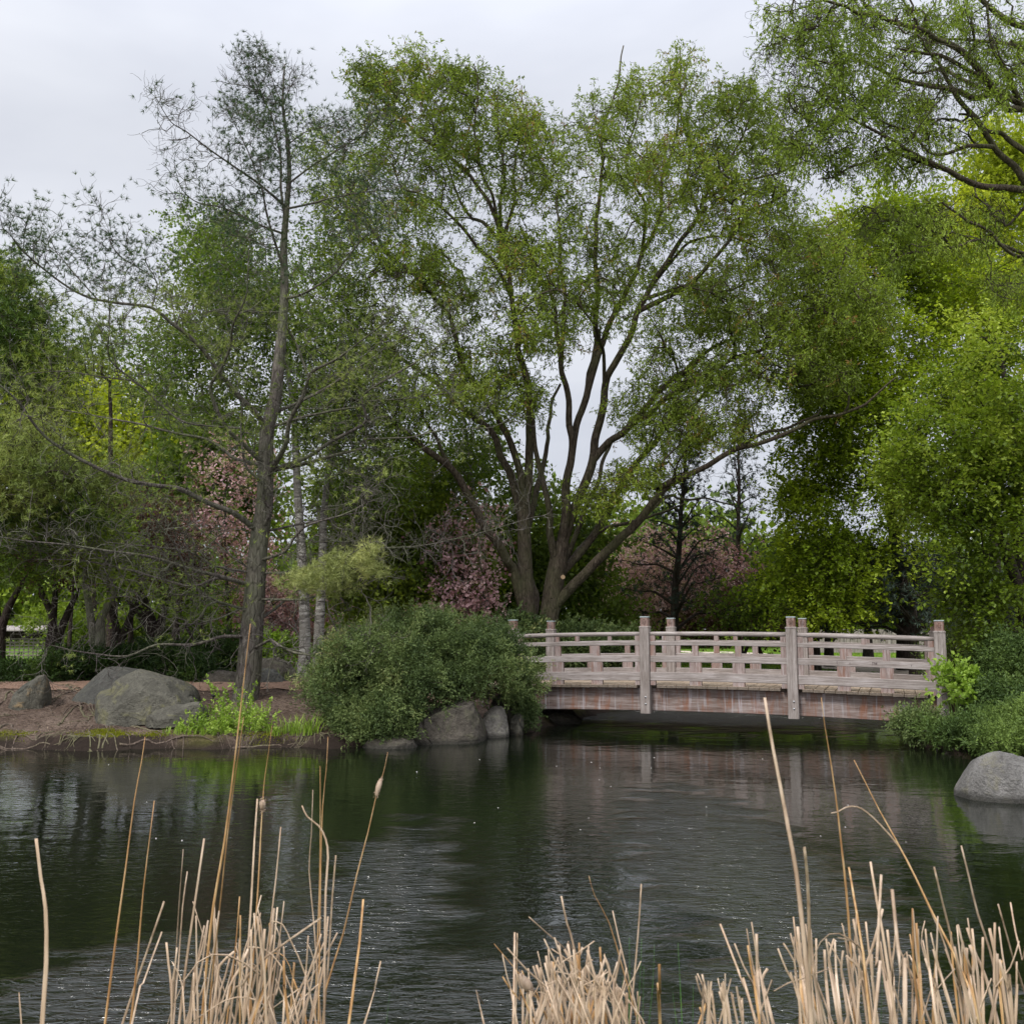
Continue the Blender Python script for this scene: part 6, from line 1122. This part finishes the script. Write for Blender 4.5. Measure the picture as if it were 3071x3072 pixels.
# ---- exposed roots
def root(pts, r, label, group):
    c = catmull(np.array([(a, b, 0) for a, b in pts], float), .06); t_ = np.linspace(0, 1, len(c)); c[:, 0] += .04 * fbm(c * 4, 2, 3); c[:, 1] += .04 * fbm(c * 4, 2, 6)
    c[:, 2] = np.maximum(ground_z(c[:, 0], c[:, 1]), -.05) + r * .2 + .012 * fbm(c * 6, 2, 9); m = MB(); m.tube(c, r * (1 - .75 * t_), 7); o = m.build('exposed_root', M['root'], None, True); return tag(o, label, 'root', group)
def zl(x, y, z0=.45):
    p = P(x / 2.414, 1700 + y / 2.414, 15.); d_ = p - (0, 0, EYE); k = (z0 - EYE) / d_[2]; return (d_[0] * k, d_[1] * k)
named = [[(0, 1010), (60, 985), (130, 1010), (200, 1000), (330, 990)], [(80, 1100), (160, 1080), (300, 1085), (400, 1080), (520, 1075), (560, 1100)], [(330, 1010), (420, 1030), (520, 1010), (640, 980), (740, 960)], [(440, 1050), (520, 1020), (620, 1005), (700, 1040), (720, 1090)],
         [(650, 1000), (760, 1060), (860, 1090), (915, 1110), (900, 1160)], [(560, 1000), (640, 1040), (660, 1090), (630, 1130)], [(0, 1060), (80, 1050), (160, 1060), (230, 1075), (300, 1050)], [(250, 985), (350, 1000), (470, 985), (600, 965), (720, 945)], [(0, 1130), (90, 1130), (180, 1150), (240, 1200), (250, 1270)],
         [(700, 1030), (900, 1050), (1080, 1060), (1300, 1090)], [(480, 960), (560, 980), (690, 970), (740, 985)], [(130, 1120), (220, 1100), (330, 1110), (480, 1130)], [(740, 1080), (720, 1130), (680, 1150)], [(800, 1070), (770, 1110), (790, 1150)]]
for p_ in named:
    root([zl(a, b) for a, b in p_], random.uniform(.014, .026), 'long brown root winding over the bare bank left of the large boulder', 'roots winding over the bank')
for i in range(46):
    x0 = random.uniform(-20, 900); y0 = random.uniform(955, 1130); L_ = random.uniform(90, 330); a = random.uniform(-.35, .45) + (math.pi if random.random() < .4 else 0)
    p_ = [(x0, y0)]
    for k in range(4): a += random.uniform(-.5, .5); p_.append((p_[-1][0] + L_ / 4 * math.cos(a), min(1170, max(950, p_[-1][1] + L_ / 4 * math.sin(a) * .3))))
    root([zl(a_1, b_1) for a_1, b_1 in p_], random.uniform(.006, .015), 'long brown root winding over the bare bank left of the large boulder', 'roots winding over the bank')
def shore_y(x):
    ys = np.linspace(13.6, 15.4, 90); d_ = pond_dist(np.full(90, x), ys); return float(ys[np.argmax(d_ > 0)])
for i in range(80):
    x0 = random.uniform(-9.0, -2.6); ys = shore_y(x0); x1 = x0 + random.uniform(-.28, .28)
    root([(x0, ys + random.uniform(.3, .7)), (x0 * .6 + x1 * .4 + random.uniform(-.05, .05), ys + .2), (x1, ys + random.uniform(-.12, .02))], random.uniform(.007, .016), 'thin root hanging over the bank\'s edge into the water', 'roots over the bank edge')
for a, b, c in ((-2.9, 16.2, .03), (-3.4, 16.0, .026)):
    root([(a - .6, b + .3), (a, b - .4), (a + .7, b - .9), (a + 1.3, b - 1.1)], c, 'thick pine root running from the trunk towards the juniper', 'pine trunk roots')
for x0, x1 in ((-5.6, -4.2), (-7.4, -6.2), (-4.0, -3.0)):
    root([(x0, shore_y(x0) - .02), ((x0 + x1) / 2, shore_y((x0 + x1) / 2) + .08), (x1, shore_y(x1) + .1)], .02, 'driftwood-like root lying along the waterline', 'roots along the waterline')
# ---- petals drifting on the pond
a_ = N('petal'); a_.principled((.8, .76, .7), .7); MP = a_.m
for i in range(26):
    if i < 12: p = R6([(random.uniform(100, 1500), random.uniform(200, 720))])[0]
    else: p = (random.uniform(300, 2900), random.uniform(2200, 2520))
    Yp = EYE * FOC / max(60, (p[1] - 1893)); Xp = (p[0] - 1535) / FOC * Yp
    if pond_dist(np.array([Xp]), np.array([Yp]))[0] > -.3: continue
    m = MB(); th = np.linspace(0, 2 * math.pi, 8)[:-1]; r = random.uniform(.006, .011); m.add([(r * math.cos(t), r * .7 * math.sin(t), .003 + .001 * math.cos(2 * t)) for t in th] + [(0, 0, .005)], [(k, (k + 1) % 7, 7) for k in range(7)])
    o = m.build('petal', MP, None, True, (Xp, Yp, 0)); o.rotation_euler = (0, 0, random.uniform(0, 6)); tag(o, 'tiny white petal floating on the dark pond', 'petal', 'petals floating on the pond')

# ================================================================== REEDS IN THE FOREGROUND
def m_reed(name, c0, c1, c2):
    a = N(name); n1 = a.noise(a.coords((60, 60, 3)), 2, 4, .6); n2 = a.noise(a.coords((3, 3, 5)), 1.5, 3)
    inf = a.n('ShaderNodeObjectInfo'); c = a.ramp(n1, [(.3, c0), (.5, c1), (.7, c2)]); c = a.mix(a.ramp(n2, [(.5, (0, 0, 0)), (.7, (.6, .6, .6))]), c, (c0[0] * .8, c0[1] * .7, c0[2] * .6))
    hs = a.n('ShaderNodeHueSaturation'); mr = a.n('ShaderNodeMapRange'); mr.inputs['To Min'].default_value = .72; mr.inputs['To Max'].default_value = 1.15; a.l(inf.outputs['Random'], mr.inputs['Value']); a.l(mr.outputs[0], hs.inputs['Value']); a.l(c, hs.inputs['Color'])
    a.principled(hs.outputs[0], .6, a.bump(n1, .2, .002), .3); return a.m
M['reed'] = m_reed('dry_reed', (.26, .175, .11), (.44, .32, .22), (.58, .45, .335))
M['reed_brown'] = m_reed('brown_reed', (.26, .13, .05), (.42, .24, .10), (.56, .40, .22))
M['reed_green'] = m_reed('green_reed', (.03, .09, .02), (.06, .16, .03), (.12, .25, .04))
M['seed'] = m_reed('seed_fluff', (.22, .15, .10), (.34, .25, .18), (.46, .36, .28))
def reed(name, label, pts, wpx, Y0, Y1, mat, cat, group=None, seed=None, w_end=None, flat=.35):
    """pts from the tip downwards in photo pixels; Y0 distance of the tip, Y1 of the foot"""
    n = len(pts); W = [P(x, y, Y0 + (Y1 - Y0) * k / (n - 1)) for k, (x, y) in enumerate(pts)]
    d = W[-1] - W[-2]; dz = d / max(1e-6, abs(d[2])); dz[0] = np.clip(dz[0], -.35, .35); dz[1] = np.clip(dz[1], -.2, .2); dz[2] = -1; h = W[-1][2] + .15
    if h > 0: W += [W[-1] + dz * h * .5 * (1, 1, 1), W[-1] + dz * h * np.array((.9, .9, 1))]
    c = catmull(W, .05); L_ = len(c); k = wpx * 1.02 / FOC * (Y0 + Y1) / 2 * .5; t_ = np.linspace(0, 1, L_)
    tipw = .32 if w_end is None else w_end
    r = k * (tipw + (1 - tipw) * sstep(0, .45, t_)) * (1 + .1 * np.sin(t_ * 9)); m = MB(); m.tube(c, r, 6, flat)
    b = c[-1].copy(); t = thing(name, label, cat, b, 0, group); m.V = [v - b for v in m.V]; m.build('stem' if flat > .6 else 'blade', mat, t, True)
    if seed is None and wpx > 6 and random.random() < .12:      # a torn strip of leaf peeling from the stalk
        i_ = int(L_ * random.uniform(.12, .5)); o_ = c[i_] - b; an = random.uniform(0, 6.28); dv = np.array((math.cos(an), math.sin(an) * .5, .8)); ln_ = random.uniform(.10, .28)
        q_ = [o_ + dv * ln_ * u_ * (1 - .3 * u_) - np.array((0, 0, 1.3)) * ln_ * u_ ** 2.4 for u_ in np.linspace(0, 1, 9)]; m = MB(); m.tube(q_, k * .75 * (1 - .85 * np.linspace(0, 1, 9)), 4, .15); m.build('torn_leaf', mat, t, True)
    if seed is not None:
        q0, q1, rad = seed; fine = catmull(W, .004); Lp_ = [np.argmin(np.linalg.norm(fine - P(*q_, Y0), axis=1)) for q_ in (q0, q1)]; i0, i1 = sorted(Lp_); i1 = max(i1, i0 + 4)
        cc = fine[i0:i1 + 1]; tt = np.linspace(0, 1, len(cc)); rr = rad * (np.sin(np.pi * np.clip(tt, .04, .96)) ** .45) * (1 + .22 * fbm(cc * 60, 2, 5)); m = MB(); cc = cc - b; m.tube(cc, rr, 10)
        bb = cc[rng.integers(0, len(cc), 160)]; sh = m.build('seed_head', M['seed'], t, True); leaf_object('fluff', bb + nrm(rng.normal(size=bb.shape)) * rad * .75, nrm(rng.normal(size=bb.shape)), .004, .002, rng.random(160), M['pale_needle'] if False else LF, sh, 0, 'needle')
    return t
LF = m_leaf('fluff_pale', [(0, (.26, .18, .13)), (.5, (.38, .28, .21)), (1, (.5, .4, .31))], .2, .02)
GL, GC, GR = 'dry reeds of the left clump', 'dry reeds of the centre clump', 'dry reeds of the right clump'
cs_ = 'cattail stem'; rb_ = 'reed blade'
named_reeds = [
 ('reed_blade', 'single thick pale reed blade standing alone at the far left', R5([(163, 617), (185, 800), (205, 930), (208, 1160), (190, 1440)]), 16, 1.7, M['reed'], rb_, None),
 ('cattail_stem', 'tall orange cattail stem with ragged nodes left of the left clump', R5([(648, 163), (632, 275), (600, 450), (560, 760), (520, 1050), (470, 1440)]), 8, 2.1, M['reed_brown'], cs_, None),
 ('cattail_stem', 'orange topped cattail stem second from the left of the left clump', R5([(689, 448), (640, 850), (615, 1150), (585, 1440)]), 9.5, 2.0, M['reed_brown'], cs_, None),
 ('reed_blade', 'pale blade leaning right whose cut tip crosses behind the orange stems', R5([(733, 897), (650, 1140), (548, 1440)]), 9, 2.0, M['reed'], rb_, None),
 ('reed_blade', 'shorter pale blade leaning right just below a longer parallel one', R5([(723, 1032), (640, 1260), (590, 1440)]), 8, 2.0, M['reed'], rb_, None),
 ('cattail_stem', 'brown sheathed stem with pointed tip and a thin pale blade on its right', R5([(818, 665), (800, 900), (785, 1150), (765, 1440)]), 9, 2.0, M['reed'], cs_, None),
 ('reed_blade', 'thin pale blade right beside the brown sheathed stem', R5([(836, 763), (815, 920), (795, 1200), (775, 1440)]), 6, 2.1, M['reed'], rb_, None),
 ('reed_blade', 'straight wide pale blade leaning right left of the tallest stem', R5([(911, 617), (870, 900), (830, 1180), (800, 1440)]), 9.5, 2.0, M['reed'], rb_, None),
 ('cattail_stem', 'tallest cattail stem reaching up in front of the pine trunk', R5([(1117, -340), (1095, -150), (1072, 50), (1035, 370), (1000, 640), (955, 900), (925, 1150), (900, 1440)]), 9, 1.9, M['reed_brown'], cs_, None),
 ('cattail_stem', 'cattail stem close right of the tallest one, its tip against the bank', R5([(1087, 75), (1055, 300), (1015, 600), (985, 880), (950, 1200), (930, 1440)]), 7, 1.9, M['reed_brown'], cs_, None),
 ('reed_blade', 'thin pale blade with cut tip between two brown stems', R5([(1148, 440), (1135, 620), (1120, 900), (1085, 1440)]), 8, 2.0, M['reed'], rb_, None),
 ('reed_blade', 'slender blade with its tip right of the round seed head', R5([(1252, 565), (1230, 800), (1195, 1080), (1150, 1440)]), 6, 2.1, M['reed'], rb_, None),
 ('cattail_stem', 'reddish cattail stem with a hairline tip, tallest right of the round seed head', R5([(1462, 163), (1455, 300), (1438, 480), (1430, 750), (1425, 1100), (1420, 1440)]), 5, 2.1, M['reed_brown'], cs_, None),
 ('cattail_stem', 'orange cattail stem just left of the hairline tipped one', R5([(1427, 295), (1428, 500), (1425, 800), (1415, 1100), (1405, 1440)]), 6.5, 2.1, M['reed_brown'], cs_, None),
 ('cattail_stem', 'knotty stem with a jagged top in the right part of the left clump', R5([(1395, 400), (1388, 600), (1378, 760), (1400, 1000), (1430, 1440)]), 6.5, 2.0, M['reed'], cs_, None),
 ('reed_blade', 'pale blade whose top bends over to the left', R5([(1346, 470), (1370, 520), (1420, 560), (1452, 620), (1462, 700), (1452, 850), (1448, 1100), (1445, 1440)]), 7, 2.0, M['reed'], rb_, None),
 ('reed_blade', 'straight pale blade right of the bent over one', R5([(1497, 692), (1480, 900), (1465, 1150), (1440, 1440)]), 7, 2.0, M['reed'], rb_, None),
 ('reed_blade', 'reddish brown blunt blade alone at the left clump\'s right edge', R5([(1619, 887), (1600, 1100), (1555, 1440)]), 10, 1.8, M['reed_brown'], rb_, None),
 ('reed_blade', 'thin pale blade furthest right of the left clump', R5([(1697, 1163), (1665, 1300), (1625, 1440)]), 7, 1.9, M['reed'], rb_, None),
 ('reed_blade', 'long pale blade crossing the left clump diagonally', R5([(1433, 970), (1180, 1150), (1080, 1270), (980, 1440)]), 9, 1.8, M['reed'], rb_, None),
 ('reed_blade', 'short stub of a reed at the very bottom left', R5([(95, 1360), (97, 1444)]), 7, 1.8, M['reed'], rb_, None),
 ('cattail_stem', 'thin orange stem leaning left out of the centre clump, tallest there', R6([(1093, 1018), (1125, 1130), (1210, 1290), (1290, 1560), (1380, 1877)]), 6, 2.0, M['reed_brown'], cs_, None),
 ('reed_blade', 'slender straight blade at the right of the centre clump\'s tall ones', R6([(1396, 1065), (1385, 1250), (1365, 1500), (1330, 1877)]), 6, 2.1, M['reed'], rb_, None),
 ('reed_blade', 'stout pale blade leaning left above the centre clump', R6([(933, 1135), (965, 1290), (1010, 1450), (1060, 1877)]), 8, 1.9, M['reed'], rb_, None),
 ('reed_blade', 'purplish tipped blade between the thin orange stem and a slender blade', R6([(1230, 1220), (1270, 1400), (1320, 1600), (1390, 1877)]), 6, 2.0, M['reed'], rb_, None),
 ('reed_blade', 'pair-forming taller pale blade left of the centre clump', R6([(663, 1345), (660, 1600), (655, 1877)]), 8.5, 1.8, M['reed'], rb_, None),
 ('reed_blade', 'pair-forming shorter pale blade left of the centre clump', R6([(678, 1350), (674, 1600), (668, 1877)]), 6, 1.8, M['reed'], rb_, None),
 ('reed_blade', 'thin whitish blade lying left across the centre clump\'s top', R6([(745, 1255), (850, 1350), (960, 1445), (1050, 1560)]), 5, 1.9, M['reed'], rb_, None),
 ('reed_blade', 'short broad stub left of the centre clump at the bottom edge', R6([(482, 1762), (485, 1877)]), 9, 1.8, M['reed'], rb_, None),
 ('reed_blade', 'blurred stout brown stump right of the centre clump', R6([(1500, 1530), (1503, 1700), (1505, 1877)]), 11, 1.4, M['reed_brown'], rb_, None),
 ('reed_blade', 'thickest tall pale stalk rising to the bridge\'s beam', R7([(428, 40), (470, 300), (520, 560), (565, 800), (610, 1050), (650, 1400), (700, 1931)]), 14, 1.35, M['reed'], rb_, None),
 ('cattail_stem', 'thin orange cattail stem with its tip on the bridge\'s beam', R7([(755, 40), (775, 200), (800, 350), (840, 620), (870, 880), (900, 1160), (925, 1500), (950, 1931)]), 8, 1.8, M['reed_brown'], cs_, None),
 ('cattail_stem', 'orange cattail stem slanting left with small knots', R7([(945, 402), (1010, 530), (1090, 690), (1180, 850), (1300, 1080), (1400, 1290), (1500, 1480), (1600, 1700), (1700, 1931)]), 8, 1.7, M['reed_brown'], cs_, None),
 ('reed_blade', 'curled pale blade arching to the left from the slanting stem', R7([(812, 708), (850, 702), (900, 675), (960, 672), (1020, 705), (1100, 780), (1210, 910), (1300, 1080), (1400, 1300), (1480, 1500), (1600, 1931)]), 5, 1.75, M['reed'], rb_, None),
 ('reed_blade', 'wide grey-white blunt blade beside the thickest stalk', R7([(657, 905), (672, 1050), (682, 1250), (688, 1600), (690, 1931)]), 12, 1.4, M['reed'], rb_, None),
 ('reed_blade', 'brown tipped blade leaning left of the thin orange stem\'s foot', R7([(915, 1022), (945, 1200), (985, 1450), (1040, 1931)]), 9, 1.5, M['reed_brown'], rb_, None),
 ('reed_blade', 'tall split topped pale blade in the middle of the right clump', R7([(1040, 990), (1070, 1180), (1110, 1400), (1190, 1931)]), 10, 1.5, M['reed'], rb_, None),
 ('reed_blade', 'wide pale blade leaning right in the middle of the right clump', R7([(1102, 1065), (1090, 1300), (1075, 1600), (1060, 1931)]), 12, 1.35, M['reed'], rb_, None),
 ('reed_blade', 'widest ragged blade in the right clump', R7([(1165, 1150), (1190, 1400), (1215, 1650), (1240, 1931)]), 15, 1.2, M['reed'], rb_, None),
 ('reed_blade', 'tall slanting pale blade near the right edge', R7([(1565, 897), (1610, 1080), (1660, 1290), (1730, 1500), (1800, 1800), (1830, 1931)]), 7.5, 1.7, M['reed'], rb_, None),
 ('reed_blade', 'slanting blade left of the tall one near the right edge', R7([(1408, 1020), (1450, 1200), (1500, 1400), (1560, 1700), (1600, 1931)]), 7.5, 1.6, M['reed'], rb_, None),
 ('reed_blade', 'pale blade slanting out of the frame at the right edge', R7([(1778, 1235), (1830, 1420), (1880, 1600), (1950, 1800)]), 6.5, 1.7, M['reed'], rb_, None),
 ('reed_blade', 'upper of the two blades at the extreme right edge', R7([(1850, 1225), (1880, 1400), (1920, 1560), (1960, 1700)]), 7, 1.7, M['reed'], rb_, None),
 ('reed_blade', 'stout blade leaning left at the left side of the right clump', R7([(170, 1350), (240, 1530), (310, 1720), (380, 1931)]), 9, 1.6, M['reed'], rb_, None)]
for nm, lab, pts, wp, Y0, mt, ct, gr in named_reeds:
    reed(nm, lab, pts, wp, Y0, Y0 + random.uniform(-.12, .12), mt, ct, gr, flat=.9 if ct == cs_ else .2, w_end=.25 if ct == cs_ else .62)
p = R5([(1213, 115), (1195, 250), (1180, 350), (1171, 465), (1163, 600), (1150, 850), (1110, 1440)]); reed('cattail_stem', 'thin cattail stem carrying a small round pale seed head', p, 5.5, 2.1, 2.1, M['reed_brown'], cs_, None, (R5([(1174, 447)])[0], R5([(1170, 488)])[0], .0072), .2, .9)
p = R5([(1728, 232), (1710, 320), (1683, 400), (1640, 590), (1590, 780), (1530, 1040), (1455, 1280), (1440, 1440)]); reed('cattail_stem', 'cattail stem leaning right with a long narrow pale seed head near its tip', p, 6, 2.1, 2.0, M['reed_brown'], cs_, None, (R5([(1692, 362)])[0], R5([(1675, 432)])[0], .0055), .25, .9)
p = R6([(545, 1412), (610, 1490), (680, 1575), (740, 1660), (820, 1760), (920, 1877)]); reed('cattail_stem', 'cattail stem lying low to the left with a long bristly seed head', p, 6, 1.8, 1.8, M['reed_brown'], cs_, None, (R6([(690, 1590)])[0], R6([(765, 1690)])[0], .0085), .3, .9)
# the rest of each clump
def fill(label, group, conv, n, xr, ytop, lean, Yr, wr, ybot, cx, seedv):
    random.seed(seedv)
    for i in range(n):
        xb = random.triangular(xr[0], xr[1], cx) if cx else random.uniform(*xr); yt = random.uniform(*ytop) + 260 * (abs(xb - (xr[0] + xr[1]) / 2) / (xr[1] - xr[0])) ** 1.3
        ln = random.gauss(*lean); xt = xb + ln * (ybot - yt); xm = (xb + xt) / 2 + random.gauss(0, 12)
        kk = random.random(); bendx = random.uniform(-70, 70) if kk < .14 else 0
        pts = conv([(xt + bendx, yt + abs(bendx) * .8), (xm * .5 + xt * .5, yt + (ybot - yt) * .28), (xm, (yt + ybot) / 2), (xb, ybot)]); mt = M['reed_brown'] if random.random() < .12 else M['reed']
        reed('reed_blade', label, pts, random.uniform(*wr), *(2 * (random.uniform(*Yr),)), mt, rb_, group, None, random.choice((.45, .6, .8)), random.choice((.15, .2, .3, .7)))
fill('pale dry reed blade of medium height within the left clump', GL, R5, 58, (740, 1470), (850, 1200), (.10, .2), (1.6, 2.3), (5.5, 9.5), 1440, 1150, 1)
fill('pale dry reed blade of medium height within the dense centre clump', GC, R6, 92, (640, 1420), (1370, 1640), (-.10, .28), (1.5, 2.1), (5.5, 9.5), 1877, 1050, 2)
fill('pale dry reed blade of medium height within the right clump', GR, R7, 84, (380, 1900), (1230, 1560), (-.13, .14), (1.3, 1.9), (6.5, 11), 1931, 0, 3)
fill('pale dry reed blade of medium height within the right clump', GR, R7, 16, (30, 400), (1560, 1760), (-.16, .12), (1.3, 1.9), (6, 9), 1931, 0, 4)
def crossing(conv, segs, Y, label, group):
    for sg in segs: reed('reed_blade', label, conv(sg), 6.5, Y, Y, M['reed'], rb_, group, None, .5, .4)
crossing(R5, [[(1335, 1285), (1220, 1370), (1130, 1444)], [(1420, 1265), (1340, 1340), (1270, 1444)], [(1110, 1100), (1180, 1110), (1250, 1180), (1300, 1300), (1330, 1440)], [(1210, 985), (1260, 1000), (1300, 1080), (1360, 1220), (1410, 1440)], [(850, 1440), (1000, 1340), (1100, 1325), (1180, 1360), (1230, 1440)]], 1.8, 'bent dry blade crossing low through the left clump', 'bent blades of the left clump')
crossing(R6, [[(875, 1440), (1000, 1530), (1120, 1660), (1220, 1750), (1400, 1850)], [(1125, 1395), (1020, 1470), (900, 1550), (850, 1700)], [(900, 1570), (1010, 1600), (1130, 1660), (1250, 1720), (1290, 1877)], [(1210, 1570), (1130, 1620), (1000, 1700), (960, 1877)], [(800, 1690), (860, 1715), (900, 1800), (960, 1877)]], 1.7, 'bent dry blade crossing through the centre clump', 'bent blades of the centre clump')
crossing(R7, [[(800, 1610), (650, 1665), (480, 1740), (380, 1931)], [(1530, 1610), (1400, 1760), (1330, 1931)], [(1900, 1450), (1850, 1600), (1760, 1720), (1640, 1931)], [(850, 1430), (930, 1450), (990, 1500), (1020, 1650), (1060, 1931)], [(1080, 1570), (1140, 1660), (1200, 1800), (1240, 1931)]], 1.5, 'bent dry blade crossing through the right clump', 'bent blades of the right clump')
for conv, segs in ((R6, [[(1327, 1375), (1328, 1600), (1325, 1877)], [(1398, 1380), (1390, 1600), (1370, 1877)], [(1472, 1415), (1462, 1650), (1440, 1877)], [(1608, 1408), (1618, 1600), (1632, 1877)], [(738, 1660), (735, 1877)], [(1697, 1645), (1694, 1877)], [(1410, 1540), (1405, 1877)], [(1582, 1730), (1600, 1877)], [(1290, 1600), (1275, 1877)]]),
                   (R7, [[(15, 1700), (12, 1931)], [(728, 1520), (726, 1931)], [(1310, 1570), (1322, 1931)], [(1688, 1770), (1690, 1931)], [(1110, 1640), (1100, 1931)], [(1545, 1780), (1548, 1931)]]), (R5, [[(1733, 1340), (1722, 1444)]])):
    for sg in segs: reed('reed_blade', 'fresh dark green new reed shoot among the dry ones', conv(sg), 6.0, 1.8, 1.8, M['reed_green'], rb_, 'fresh green reed shoots', None, .12, .4)
